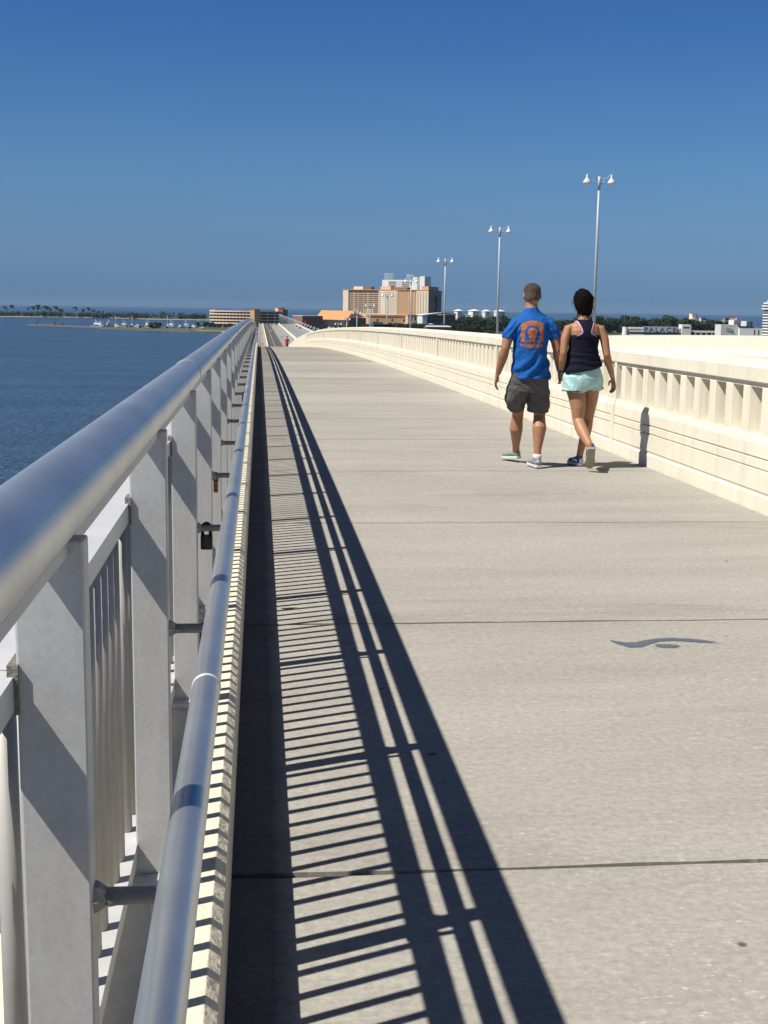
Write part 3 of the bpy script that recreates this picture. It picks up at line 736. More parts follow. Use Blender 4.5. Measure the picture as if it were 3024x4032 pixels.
def hand_mb(mb, wrist, knuck, tip, side, curl, thumb_dir):
    """palm and five separate fingers; side = unit vector across the palm towards the index finger; curl = direction the fingers bend"""
    w, k, t = Vector(wrist), Vector(knuck), Vector(tip); side = Vector(side).normalized(); curl = Vector(curl).normalized()
    d = (k - w).normalized(); thick = d.cross(side)
    mb.loft([(w - d * .02, .026, .020), (w + d * .012, .030, .017), (w.lerp(k, .55), .039, .015), (k, .040, .013), (k + d * .006, .034, .010)], 14, ref=side)
    for i, (off, ln) in enumerate(((.030, .92), (.010, 1.0), (-.010, .95), (-.029, .76))):
        b = k + side * off - d * .006; L_ = (t - k).length * ln
        dd = (t - k).normalized(); p1 = b + (d * .6 + dd * .4).normalized() * (L_ * .45); p2 = p1 + (dd + curl * .25).normalized() * (L_ * .32); p3 = p2 + (dd + curl * .8).normalized() * (L_ * .25)
        mb.tube([b, p1, p2, p3], [.0088, .0082, .0075, .006], 8, ref=side)
    b = w.lerp(k, .30) + side * .026; td = Vector(thumb_dir).normalized()
    mb.tube([b, b + td * .030, b + td * .030 + (td * .5 + d * .8).normalized() * .028, b + td * .03 + (td * .5 + d * .8).normalized() * .026 + d * .022], [.013, .011, .0095, .007], 8, ref=thick)

def head_mb(mb, c, w, back=0.0):
    """c = centre of the skull, facing +Y; w = head half width"""
    x, y, z = c; k = w / .077
    R = [(-.118, .020, .042, .048), (-.100, .034, .048, .060), (-.070, .016, .060, .085), (-.035, .008, .068, .094), (0, .004, .0745, .098), (.035, .0, .077, .099), (.065, -.004, .072, .092), (.088, -.006, .056, .072), (.101, -.008, .034, .044), (.106, -.008, .010, .014)]
    mb.loft([((x, y + dy * k, z + dz * k), a * k, b * k) for dz, dy, a, b in R], 20)
    mb.loft([((x, y + .088 * k, z + .022 * k), .008, .008), ((x, y + .106 * k, z - .012 * k), .012, .012), ((x, y + .100 * k, z - .026 * k), .014, .010)], 8)      # nose
    mb.ell((x, y + .092 * k, z - .056 * k), .024, .010, .008)                       # lips
    mb.ell((x, y + .090 * k, z + .030 * k), .052, .014, .010)                       # brow
    for s in (-1, 1):
        mb.ell((x + s * .030 * k, y + .090 * k, z + .008 * k), .013, .008, .008)    # eyes
        mb.ell((x + s * .079 * k, y - .004 * k, z - .010 * k), .011, .019, .030)    # ears

def drape(bvh, base, rows, dirn, off, thick, nx=14):
    """a thin sheet laid on a surface: rows of (z, x_left, x_right)"""
    mb = MB(); vs = []; ins = []
    for z, xl, xr in rows:
        for i in range(nx + 1):
            x = xl + (xr - xl) * i / nx
            o = Vector((x, base.y - dirn * .6, z)) - base
            hit, nr, _, _ = bvh.ray_cast(o, Vector((0, dirn, 0)))
            if hit is None:
                hit = Vector((o.x, 0, o.z)); nr = Vector((0, -dirn, 0))
            vs.append(hit + nr * (off + thick) + base); ins.append(hit + nr * off + base)
    n = nx + 1; R = len(rows); tot = len(vs); A = vs + ins; fs = []
    for j in range(R - 1):
        for i in range(nx):
            a = j * n + i; fs.append((a, a + 1, a + n + 1, a + n)); fs.append((tot + a, tot + a + n, tot + a + n + 1, tot + a + 1))
    for i in range(nx): fs += [(i, tot + i, tot + i + 1, i + 1), ((R - 1) * n + i, (R - 1) * n + i + 1, tot + (R - 1) * n + i + 1, tot + (R - 1) * n + i)]
    for j in range(R - 1): fs += [(j * n, (j + 1) * n, tot + (j + 1) * n, tot + j * n), (j * n + nx, tot + j * n + nx, tot + (j + 1) * n + nx, (j + 1) * n + nx)]
    mb.add(A, fs, 0, True)
    return mb

def bvh_of(o):
    me = o.data
    return BVHTree.FromPolygons([v.co.copy() for v in me.vertices], [tuple(p.vertices) for p in me.polygons])

def shoe(parent, heel, toe_dir, pitch, Ls, m_up, m_sole, m_acc, base, sides=(-1, 1)):
    """heel = point under the back of the heel; pitch = how far the heel is raised about the ball of the foot"""
    d = Vector((toe_dir[0], toe_dir[1], 0)).normalized(); up = Vector((0, 0, 1))
    f = (d * cos(pitch) - up * sin(pitch)).normalized(); u = (up * cos(pitch) + d * sin(pitch)).normalized(); s = f.cross(u)
    h0 = Vector(heel)
    def P(a, b, c): return h0 + f * a + s * b + u * c
    mb = MB()
    R = [(.002, .030, .026, .052), (.03, .034, .034, .062), (.08, .036, .038, .060), (.13, .038, .036, .050), (.18, .044, .033, .036), (.23, .043, .030, .026), (.265, .034, .026, .016), (.285, .014, .020, .006)]
    k = Ls / .29
    mb.loft([(P(a * k, 0, c + .012), w, hh * .62) for a, w, c, hh in R], 16, ref=s)
    mb.loft([(P(.045 * k, 0, .06), .034, .040), (P(.045 * k, 0, .092), .036, .044)], 14, ref=s)
    up_o = remesh(mb, 'shoe', m_up, parent, base, .005, 3)
    mb = MB()
    R2 = [(-.006, .026), (.02, .038), (.07, .036), (.13, .038), (.19, .048), (.24, .046), (.275, .032), (.292, .012)]
    ring = [(P(a * k, w, 0), P(a * k, -w, 0)) for a, w in R2]
    out = [p for p, _ in ring] + [q for _, q in reversed(ring)]
    n = len(out); vs = [p for p in out] + [p + u * (.026 if i < n else 0) for i, p in enumerate(out)]
    mb.add(vs, [tuple(range(n - 1, -1, -1)), tuple(range(n, 2 * n))] + [(i, (i + 1) % n, n + (i + 1) % n, n + i) for i in range(n)])
    obj('sole', mb, m_sole, up_o, bevel=.004)
    mb = MB()
    for sg in sides:
        mb.loft([(P(.02 * k, sg * .036, .045), .003, .010), (P(.08 * k, sg * .039, .055), .003, .014), (P(.13 * k, sg * .041, .040), .003, .007)], 8, ref=s)
    if len(sides) > 1: mb.loft([(P(-.001, 0, .03), .020, .006), (P(-.004, 0, .07), .022, .006)], 8, ref=s)
    obj('shoe_panel', mb, m_acc, up_o)
    return up_o

def wr(seed, a1, s1, a2, s2, diag=None):
    def f(p):
        q = Vector((p.x * s1, p.y * s1, p.z * s1 * .55)) + Vector((seed, seed, seed))
        v = noise.noise(q) * a1 + noise.noise(p * s2 + Vector((seed, 0, 0))) * a2
        if diag: v += diag(p)
        return v
    return f

# ---- the man
M['shirt'] = mat('royal blue cotton', (.012, .125, .46), .85, var=.10, vscale=14, bump=.15, bscale=400, spec=.2)
M['print'] = mat('cracked orange print', (.52, .17, .07), .8, var=.25, vscale=60)
M['charcoal'] = mat('charcoal shorts cloth', (.125, .118, .126), .85, var=.1, vscale=10, spec=.25)
M['hair_m'] = mat('short brown hair', (.060, .036, .022), .75, col2=(.11, .075, .05), vscale=30, bump=1.0, bscale=260)
M['hair_w'] = mat('dark brown hair', (.007, .005, .0045), .8, spec=.08, col2=(.015, .009, .007), vscale=40, bump=1.0, bscale=160)
M['silver'] = mat('silver mesh shoe', (.38, .39, .41), .5, .3, var=.2, vscale=60)
M['sock'] = mat('white sock', (.78, .78, .76), .9)
M['green'] = mat('mint green panel', (.10, .52, .28), .6)
M['solew'] = mat('white rubber sole', (.72, .72, .70), .7)
M['soleg'] = mat('worn beige sole', (.42, .38, .30), .85, var=.25, vscale=40)
M['blueshoe'] = mat('blue mesh shoe', (.05, .08, .38), .6, var=.2, vscale=60)
M['navy'] = mat('navy jersey', (.006, .007, .022), .85, var=.1, vscale=12, spec=.2)
M['aqua'] = mat('pale aqua nylon', (.50, .80, .78), .6, var=.05, vscale=9)
M['trim'] = mat('dark trim', (.02, .03, .06), .8)
M['pink'] = mat('pink and white strap', (.75, .50, .66), .7)
M['magenta'] = mat('magenta edging', (.45, .05, .30), .7)
M['watch'] = mat('black watch strap', (.015, .015, .017), .4)
M['redshirt'] = mat('red shirt', (.42, .045, .06), .85)

def fade(m):
    nt = m.node_tree; b = nt.nodes['Principled BSDF']; tc = nt.nodes.new('ShaderNodeTexCoord'); sx = nt.nodes.new('ShaderNodeSeparateXYZ'); r = nt.nodes.new('ShaderNodeValToRGB')
    old = b.inputs['Base Color'].links[0].from_socket; mr = node(nt, 'ShaderNodeMapRange'); mr.inputs[1].default_value = 1.58; mr.inputs[2].default_value = 1.77
    nt.links.new(tc.outputs['Object'], sx.inputs[0]); nt.links.new(sx.outputs['Z'], mr.inputs[0]); nt.links.new(mr.outputs[0], r.inputs[0])
    r.color_ramp.elements[0].position = .35; r.color_ramp.elements[0].color = (2.0, 1.9, 1.8, 1); r.color_ramp.elements[1].position = .75; r.color_ramp.elements[1].color = (.75, .7, .65, 1)
    mx = node(nt, 'ShaderNodeMix', data_type='RGBA', blend_type='MULTIPLY'); mx.inputs[0].default_value = 1; nt.links.new(old, mx.inputs[6]); nt.links.new(r.outputs[0], mx.inputs[7]); nt.links.new(mx.outputs[2], b.inputs['Base Color'])
fade(M['hair_m'])
B0 = Vector((2.62, 11.9, prof(11.9)))
mb = MB(); X = 2.583
mb.loft([((X, 11.87, .80), .13, .10), ((X, 11.87, .86), .165, .12), ((X, 11.86, .93), .172, .122), ((X, 11.85, 1.02), .158, .11), ((X, 11.84, 1.12), .152, .105), ((X, 11.83, 1.22), .163, .115), ((X, 11.83, 1.31), .178, .12), ((X, 11.84, 1.385), .185, .105), ((X, 11.845, 1.43), .15, .085), ((X, 11.85, 1.465), .09, .068), ((X - .005, 11.855, 1.50), .064, .064), ((X - .004, 11.865, 1.545), .060, .062), ((X, 11.87, 1.60), .058, .062)], 22)
head_mb(mb, (X, 11.872, 1.643), .0775)
mb.loft([((2.46, 11.84, 1.385), .045, .05), ((2.42, 11.84, 1.36), .050, .055), ((2.36, 11.83, 1.27), .055, .058), ((2.328, 11.81, 1.14), .043, .047), ((2.315, 11.83, 1.075), .047, .049), ((2.298, 11.86, .99), .038, .040), ((2.279, 11.895, .895), .027, .024)], 14)
hand_mb(mb, (2.277, 11.90, .885), (2.268, 11.93, .805), (2.282, 11.945, .725), (.35, 1, 0), (1, -.25, .1), (.5, 1, -.4))
mb.loft([((2.71, 11.84, 1.385), .045, .05), ((2.748, 11.84, 1.36), .050, .055), ((2.805, 11.83, 1.27), .055, .058), ((2.832, 11.815, 1.135), .043, .047), ((2.845, 11.83, 1.07), .046, .048), ((2.862, 11.86, 1.0), .037, .039), ((2.878, 11.885, .93), .027, .024)], 14)
hand_mb(mb, (2.878, 11.887, .922), (2.886, 11.915, .855), (2.885, 11.90, .79), (-.2, -1, .2), (.6, -.5, .2), (.3, -1, -.3))
mb.loft([((2.50, 11.87, .90), .095, .105), ((2.50, 11.92, .78), .090, .100), ((2.51, 12.01, .64), .072, .082), ((2.53, 12.10, .50), .056, .060), ((2.527, 12.115, .43), .057, .062), ((2.522, 12.125, .35), .066, .070), ((2.535, 12.18, .26), .052, .056), ((2.555, 12.27, .17), .037, .042), ((2.566, 12.34, .09), .036, .042), ((2.566, 12.36, .05), .036, .045)], 16)
mb.loft([((2.665, 11.87, .90), .095, .105), ((2.68, 11.89, .78), .090, .100), ((2.70, 11.93, .64), .074, .084), ((2.712, 11.95, .50), .057, .060), ((2.706, 11.925, .44), .060, .064), ((2.700, 11.885, .375), .070, .072), ((2.692, 11.87, .28), .055, .057), ((2.682, 11.85, .18), .038, .042), ((2.678, 11.84, .10), .036, .040), ((2.678, 11.845, .05), .036, .045)], 16)
man = remesh(mb, 'person', M['skin_m'], None, B0, .0045, 3)
man.location = B0
tag(man, "man in blue T-shirt with orange print and charcoal shorts, holding the woman's hand", 'person', 'people on the bridge walkway')
# hair: a close cap
mb = MB()
mb.loft([((X, 11.855, 1.585), .062, .075), ((X, 11.858, 1.61), .0745, .088), ((X, 11.862, 1.645), .0795, .096), ((X, 11.866, 1.68), .0815, .1035), ((X, 11.868, 1.712), .077, .097), ((X, 11.868, 1.735), .062, .078), ((X, 11.866, 1.752), .036, .046), ((X, 11.866, 1.757), .012, .016)], 22)
remesh(mb, 'hair', M['hair_m'], man, B0, .0045, 2, lambda p: noise.noise(p * 90) * .0022 + noise.noise(p * 25) * .002)
# T-shirt
mb = MB()
mb.loft([((2.590, 11.86, .858), .187, .148), ((2.590, 11.86, .90), .186, .146), ((2.583, 11.85, .97), .180, .140), ((2.577, 11.845, 1.05), .172, .134), ((2.574, 11.84, 1.14), .165, .130), ((2.577, 11.835, 1.22), .172, .134), ((2.580, 11.835, 1.31), .186, .134), ((2.583, 11.84, 1.38), .200, .120), ((2.583, 11.845, 1.425), .172, .102), ((2.582, 11.85, 1.46), .112, .084), ((2.580, 11.855, 1.488), .080, .076), ((2.578, 11.86, 1.512), .071, .072)], 26)
mb.loft([((2.475, 11.84, 1.385), .062, .085), ((2.425, 11.84, 1.362), .064, .085), ((2.392, 11.832, 1.312), .066, .080), ((2.362, 11.826, 1.262), .066, .070), ((2.353, 11.822, 1.228), .060, .066)], 18)
mb.loft([((2.695, 11.84, 1.385), .062, .085), ((2.743, 11.84, 1.362), .064, .085), ((2.778, 11.832, 1.312), .066, .080), ((2.806, 11.826, 1.262), .066, .070), ((2.816, 11.822, 1.228), .060, .066)], 18)
def folds(p):
    v = 0
    if p.z < 1.16:                              # drape folds running down from the right shoulder blade to the left hip
        t = (p.x - 2.58) * .8 + (p.z - 1.0) * -.62
        v += .0085 * sin(t * 58 + noise.noise(p * 6) * 2.2) * min(1, (1.16 - p.z) * 7) * (1 if p.y < 11.86 else .5)
    a = abs(p.x - 2.58)
    if a > .12 and p.z > 1.2: v += .0045 * sin((p.z * .9 + a * 1.3) * 85 + noise.noise(p * 9) * 2)
    return v
shirt = remesh(mb, 'shirt', M['shirt'], man, B0, .0055, 3, wr(3.1, .011, 11, .004, 30, folds))
# print on the back of the shirt: orange panel with a blue arch left open, and a band of lettering
bv = bvh_of(shirt)
px0, px1, pz0, pz1 = 2.455, 2.672, 1.145, 1.408
cell = .0042
mb = MB(); xc = (px0 + px1) / 2; zc = 1.30; nxp = int((px1 - px0) / cell); nzp = int((pz1 - pz0) / cell)
rnd = random.Random(5)
def in_print(x, z):
    u = (x - px0) / (px1 - px0); v = (z - pz0) / (pz1 - pz0)
    top = 1 - .10 * abs(u - .5) * 2; bot = .09 * abs(u - .5) * 2
    if v > top or v < bot or u < .02 or u > .98: return False
    dx = (x - xc) / .072; dz = (z - (zc - .012)) / .072
    r = sqrt(dx * dx + dz * dz)
    if z > zc - .085:
        if .70 < r < 1.0 and z > zc - .05: return False
        if z <= zc - .05 and .35 < abs(dx) < .95: return False
        if r < .70 and z < zc + .01 and abs(dx) > .34 + (z - zc) * 3.2 + .30 and z > zc - .05: return False
    if .15 < v < .235:                                # lettering band
        k = int(u * 26); sub = (u * 26) % 1
        if sub > .22 and ((k * 7 + int(v * 90) * 3) % 5 != 0): return False
    return rnd.random() > .03
for j in range(nzp):
    for i in range(nxp):
        x = px0 + (i + .5) * cell; z = pz0 + (j + .5) * cell
        if not in_print(x, z): continue
        q = []
        for ax, az in ((0, 0), (1, 0), (1, 1), (0, 1)):
            o = Vector((px0 + (i + ax) * cell, 11.2, pz0 + (j + az) * cell)) - B0
            hit, nr, _, _ = bv.ray_cast(o, Vector((0, 1, 0)))
            if hit: q.append(hit + nr * .0015 + B0)
        if len(q) == 4: mb.add(q, [(0, 1, 2, 3)], 0, True)
obj('shirt_print', mb, M['print'], shirt, recalc=False)
# shorts
mb = MB()
mb.loft([((2.585, 11.865, .99), .165, .125), ((2.587, 11.865, .90), .180, .135), ((2.585, 11.875, .82), .185, .142), ((2.58, 11.885, .74), .17, .13)], 22)
mb.loft([((2.50, 11.885, .84), .098, .125), ((2.485, 11.92, .74), .105, .125), ((2.475, 11.98, .66), .106, .118), ((2.488, 12.03, .60), .094, .110), ((2.502, 12.05, .558), .080, .104)], 18)
mb.loft([((2.67, 11.88, .84), .100, .125), ((2.682, 11.90, .74), .108, .125), ((2.688, 11.92, .64), .108, .118), ((2.690, 11.935, .57), .106, .112), ((2.690, 11.94, .535), .104, .110)], 18)
remesh(mb, 'shorts', M['charcoal'], man, B0, .006, 3, wr(8.2, .012, 10, .003, 40, lambda p: .004 * sin((p.x * .7 + p.z) * 60 + noise.noise(p * 7) * 3) if p.z < .8 else 0))
for (c, nm) in (((2.567, 12.335, .075), 'sock'), ((2.678, 11.838, .075), 'sock')):
    mb = MB(); mb.loft([(c, .040, .046), ((c[0], c[1] - .002, c[2] + .055), .041, .045)], 14); obj(nm, mb, M['sock'], man)
shoe(man, (2.684, 11.775, .0), (-.12, 1), 0, .29, M['silver'], M['solew'], M['silver'], B0)
shoe(man, (2.588, 12.28, .03), (-.40, 1), radians(6), .29, M['silver'], M['solew'], M['green'], B0, (1, -1))

# ---- the woman
B1 = Vector((3.1, 11.85, prof(11.85)))
mb = MB(); X = 3.08
mb.loft([((X, 11.82, .80), .13, .11), ((X, 11.81, .87), .168, .128), ((X, 11.80, .94), .170, .125), ((X, 11.795, 1.02), .152, .110), ((X - .003, 11.79, 1.10), .134, .096), ((X - .003, 11.785, 1.17), .128, .092), ((X, 11.78, 1.25), .142, .100), ((X, 11.785, 1.31), .152, .100), ((X, 11.79, 1.355), .150, .084), ((X, 11.795, 1.382), .120, .066), ((X, 11.80, 1.41), .070, .054), ((X, 11.805, 1.45), .049, .052), ((X, 11.82, 1.52), .048, .052)], 22)
head_mb(mb, (X - .003, 11.83, 1.582), .072)
mb.loft([((2.97, 11.79, 1.35), .036, .042), ((2.925, 11.785, 1.335), .043, .050), ((2.893, 11.77, 1.24), .043, .047), ((2.876, 11.745, 1.10), .035, .038), ((2.876, 11.765, 1.04), .037, .038), ((2.880, 11.80, .97), .029, .030), ((2.884, 11.825, .925), .022, .019)], 14)
hand_mb(mb, (2.886, 11.83, .915), (2.893, 11.87, .845), (2.880, 11.915, .79), (.3, 1, .1), (-.8, .3, .1), (.3, 1, -.3))
mb.loft([((3.19, 11.79, 1.35), .036, .042), ((3.238, 11.785, 1.335), .043, .050), ((3.275, 11.77, 1.24), .043, .047), ((3.300, 11.745, 1.09), .035, .038), ((3.325, 11.77, 1.02), .037, .038), ((3.365, 11.815, .935), .029, .030), ((3.398, 11.855, .865), .021, .019)], 14)
hand_mb(mb, (3.400, 11.858, .858), (3.418, 11.88, .785), (3.405, 11.90, .705), (-.3, 1, .1), (-1, -.2, .1), (-.5, .9, -.4))
mb.loft([((3.00, 11.81, .88), .092, .105), ((3.015, 11.80, .78), .092, .102), ((3.035, 11.78, .68), .082, .090), ((3.045, 11.765, .58), .070, .076), ((3.048, 11.755, .47), .054, .056), ((3.055, 11.70, .41), .056, .060), ((3.068, 11.64, .36), .055, .059), ((3.080, 11.54, .30), .042, .045), ((3.090, 11.46, .255), .032, .036), ((3.098, 11.455, .215), .030, .034)], 16)
mb.loft([((3.165, 11.82, .88), .092, .105), ((3.180, 11.85, .78), .090, .100), ((3.192, 11.89, .68), .080, .088), ((3.200, 11.95, .57), .066, .072), ((3.203, 11.985, .46), .053, .056), ((3.190, 11.965, .39), .056, .060), ((3.178, 11.955, .33), .054, .058), ((3.158, 11.98, .22), .040, .043), ((3.143, 12.00, .12), .032, .036), ((3.138, 12.01, .05), .033, .042)], 16)
woman = remesh(mb, 'person', M['skin_w'], None, B1, .0045, 3)
woman.location = B1
tag(woman, 'woman in a navy racerback top and pale aqua shorts, walking away beside the barrier', 'person', 'people on the bridge walkway')
wb = bvh_of(woman)
# hair
mb = MB()
mb.loft([((X + .004, 11.80, 1.445), .044, .040), ((X + .002, 11.80, 1.485), .064, .058), ((X, 11.805, 1.53), .080, .082), ((X - .008, 11.81, 1.58), .091, .100), ((X - .010, 11.815, 1.63), .091, .104), ((X - .002, 11.82, 1.665), .076, .090), ((X + .006, 11.82, 1.688), .056, .062), ((X + .012, 11.82, 1.698), .02, .026)], 20)
hair = remesh(mb, 'hair', M['hair_w'], woman, B1, .006, 2, lambda p: noise.noise(Vector((p.x * 30, p.y * 30, p.z * 11))) * .010 + noise.noise(p * 70) * .004)
mb = MB(); rnd = random.Random(3); hv = [v for v in hair.data.vertices]
for i in range(260):
    v = rnd.choice(hv); p = v.co + B1; n = v.normal
    d = (Vector((rnd.uniform(-.6, .6), rnd.uniform(-.6, .6), -1)) + n * .22).normalized(); L_ = rnd.uniform(.018, .045)
    if p.z > 1.66 or rnd.random() < .16: d = (n + Vector((rnd.uniform(-1, 1), rnd.uniform(-1, 1), 0)) * .9).normalized(); L_ *= .6
    mb.tube([p - n * .004, p + n * .004 + d * L_ * .5, p + n * .003 + d * L_ + Vector((0, 0, -.006))], [.0016, .0013, .0004], 4)
obj('hair_strands', mb, M['hair_w'], hair)
# racerback top
mb = MB()
mb.loft([((3.085, 11.803, .945), .190, .150), ((3.083, 11.80, 1.0), .178, .138), ((3.078, 11.792, 1.08), .156, .118), ((3.077, 11.787, 1.16), .143, .107), ((3.079, 11.783, 1.22), .147, .105), ((3.080, 11.782, 1.258), .151, .107), ((3.080, 11.784, 1.272), .148, .104)], 24)
top = remesh(mb, 'tank_top', M['navy'], woman, B1, .0055, 2, wr(5.5, .003, 14, .001, 40, lambda p: .0035 * sin(p.z * 95 + p.x * 14 + noise.noise(p * 8) * 2) if p.z < 1.12 else 0))
for v in top.data.vertices:                      # the hem hangs lower on the left
    z = v.co.z + B1.z
    if z < 1.10: v.co.z += (v.co.x + B1.x - 3.08) * .20 * (1.10 - z) / .16
rows = []
for k in range(19):
    z = 1.245 + (1.418 - 1.245) * k / 18
    if z < 1.30: t = (z - 1.245) / .055; hw = .118 * (1 - t) ** 1.7 + .034
    else: t = (z - 1.30) / .118; hw = .034 + .048 * t ** 1.4
    rows.append((z, 3.082 - hw, 3.082 + hw))
obj('racer_strap', drape(wb, B1, rows, 1, .003, .004), M['navy'], top)
rows = [(1.245 + .0095 * k, 3.08 - (.125 - .05 * min(1, k / 8)), 3.08 + (.125 - .05 * min(1, k / 8))) for k in range(9)]
obj('racer_strap', drape(wb, B1, rows, -1, .003, .004), M['navy'], top)
for s in (-1, 1):
    for (o0, o1, dz, mm) in ((.0, .013, 0, 'pink'), (.013, .018, 0, 'magenta')):
        rr = []
        for k in range(15):
            z = 1.262 + (1.405 - 1.262) * k / 14
            if z < 1.30: t = (z - 1.245) / .055; hw = .118 * (1 - t) ** 1.7 + .034
            else: t = (z - 1.30) / .118; hw = .034 + .048 * t ** 1.4
            a, b = hw + o0, hw + o1
            rr.append((z, 3.082 + s * (a if s > 0 else b), 3.082 + s * (b if s > 0 else a)))
        obj('bra_strap', drape(wb, B1, rr, 1, .002, .003, 4), M[mm], top)
# shorts
mb = MB()
mb.loft([((3.085, 11.80, 1.0), .150, .110), ((3.085, 11.803, .95), .176, .133), ((3.085, 11.81, .88), .194, .150), ((3.09, 11.815, .82), .190, .148), ((3.10, 11.825, .79), .15, .138), ((3.108, 11.83, .768), .10, .125)], 24)
mb.loft([((3.00, 11.81, .88), .108, .132), ((3.000, 11.805, .81), .108, .128), ((2.997, 11.80, .752), .106, .126), ((2.996, 11.80, .737), .105, .126)], 20)
mb.loft([((3.18, 11.83, .88), .104, .130), ((3.205, 11.85, .81), .098, .124), ((3.219, 11.86, .775), .088, .120), ((3.221, 11.862, .762), .087, .119)], 20)
ws = remesh(mb, 'shorts', M['aqua'], woman, B1, .006, 3, wr(2.2, .006, 12, .002, 45, lambda p: .0035 * sin((p.x * 1.1 + p.z * .7) * 60 + noise.noise(p * 8) * 3)))
for c, a, b in (((2.996, 11.80, .735), .107, .128), ((3.221, 11.862, .760), .089, .121)):
    mb = MB(); n = 28
    ring = [Vector((c[0] + a * cos(2 * pi * i / n), c[1] + b * sin(2 * pi * i / n), c[2] + .006)) for i in range(n)]
    mb.add([p for p in ring] + [p + Vector((0, 0, .010)) for p in ring] + [c_ + (Vector(c) - c_) * .05 for c_ in ring] + [c_ + (Vector(c) - c_) * .05 + Vector((0, 0, .01)) for c_ in ring],
           [(i, (i + 1) % n, n + (i + 1) % n, n + i) for i in range(n)] + [(2 * n + i, 3 * n + i, 3 * n + (i + 1) % n, 2 * n + (i + 1) % n) for i in range(n)] + [(i, 2 * n + i, 2 * n + (i + 1) % n, (i + 1) % n) for i in range(n)])
    obj('hem_trim', mb, M['trim'], ws)
mb = MB(); mb.loft([((2.8825, 11.815, .945), .027, .024), ((2.884, 11.823, .925), .026, .023)], 14); mb.ell((2.862, 11.80, .934), .010, .018, .018); obj('watch', mb, M['watch'], woman)
shoe(woman, (3.096, 11.405, .225), (.17, 1), radians(54), .25, M['blueshoe'], M['soleg'], M['blueshoe'], B1)
shoe(woman, (3.142, 11.955, .0), (-.22, 1), 0, .25, M['blueshoe'], M['solew'], M['sock'], B1)

# ---- small figures further on
def walker(loc, top, legs, label, Hh=1.7, lean=0.0, hairm=None, arms=True):
    x, y, z = loc; b = Vector(loc); k = Hh / 1.7
    mb = MB()
    def q(dx, dy, dz): return (x + dx * k + lean * dz, y + dy * k, z + dz * k)
    mb.loft([(q(0, 0, .80), .15, .11), (q(0, 0, .92), .165, .12), (q(0, 0, 1.1), .14, .10), (q(0, 0, 1.28), .175, .12), (q(0, 0, 1.37), .16, .10), (q(0, 0, 1.42), .06, .06), (q(0, 0, 1.5), .05, .055)], 14)
    mb.ell(q(0, .01, 1.585), .078 * k, .095 * k, .112 * k)
    for s in (-1, 1):
        mb.loft([(q(s * .17, 0, 1.36), .05, .05), (q(s * .21, -.02, 1.12), .04, .04), (q(s * .20, -.16, .98), .028, .028), (q(s * .19, -.22, .95), .035, .02)], 10)
        mb.loft([(q(s * .09, 0, .86), .085, .09), (q(s * .09, s * .14, .48), .055, .058), (q(s * .09, s * .10, .1), .037, .04), (q(s * .09, s * .04, .04), .04, .09)], 12)
    p = remesh(mb, 'person', M['skin_m'], None, b, .014, 2); p.location = b
    tag(p, label, 'person', 'people on the bridge walkway')
    mb = MB(); mb.loft([(q(0, 0, .84), .18, .14), (q(0, 0, 1.05), .165, .13), (q(0, 0, 1.28), .195, .14), (q(0, 0, 1.37), .18, .115), (q(0, 0, 1.43), .07, .07)], 14)
    for s in (-1, 1): mb.loft([(q(s * .13, 0, 1.35), .07, .07), (q(s * .2, -.01, 1.18), .062, .062)], 10)
    remesh(mb, 'shirt', top, p, b, .016, 2)
    mb = MB(); mb.loft([(q(0, 0, .98), .17, .13), (q(0, 0, .80), .175, .14)], 14)
    for s in (-1, 1): mb.loft([(q(s * .09, 0, .84), .1, .11), (q(s * .09, s * .11, .55), .085, .09)], 10)
    remesh(mb, 'shorts', legs, p, b, .016, 2)
    mb = MB(); mb.ell(q(0, .03, 1.615), .088 * k, .10 * k, .10 * k); obj('hair', mb, hairm or M['hair_w'], p)
    return p
y = 97 * H
walker((3.12, y, prof(y)), M['redshirt'], M['redshirt'], 'person in red coming up just past the crest of the walkway', 1.72, .05)
walker((1.6, 640, prof(640)), M['navy'], M['charcoal'], 'tiny dark figure on the far walkway below the crest', 1.75)
walker((1.2, 900, prof(900)), M['charcoal'], M['charcoal'], 'tiniest figure, farthest along the far walkway', 1.7)

# ---------------------------------------------------------------- trees
def blob_pts(rnd, lobes, n, shell=.55):
    for _ in range(n):
        c, r = rnd.choice(lobes)
        while True:
            p = Vector((rnd.uniform(-1, 1), rnd.uniform(-1, 1), rnd.uniform(-1, 1)))
            if shell < p.length < 1: break
        yield Vector(c) + Vector((p.x * r[0], p.y * r[1], p.z * r[2])), p
def leaves(mb, rnd, lobes, n, size, shell=.5):
    for c, p in blob_pts(rnd, lobes, n, shell):
        nrm = (p.normalized() + Vector((rnd.uniform(-1, 1), rnd.uniform(-1, 1), rnd.uniform(-.3, 1))) * .8).normalized()
        u = nrm.orthogonal().normalized(); w = nrm.cross(u); a = rnd.uniform(0, 2 * pi); s = size * rnd.uniform(.6, 1.3)
        u, w = u * cos(a) + w * sin(a), w * cos(a) - u * sin(a)
        k = rnd.randint(5, 6)
        mb.add([c + (u * cos(2 * pi * i / k) + w * sin(2 * pi * i / k) * .8) * s * rnd.uniform(.7, 1.2) + nrm * rnd.uniform(-.2, .2) * s for i in range(k)], [tuple(range(k))])
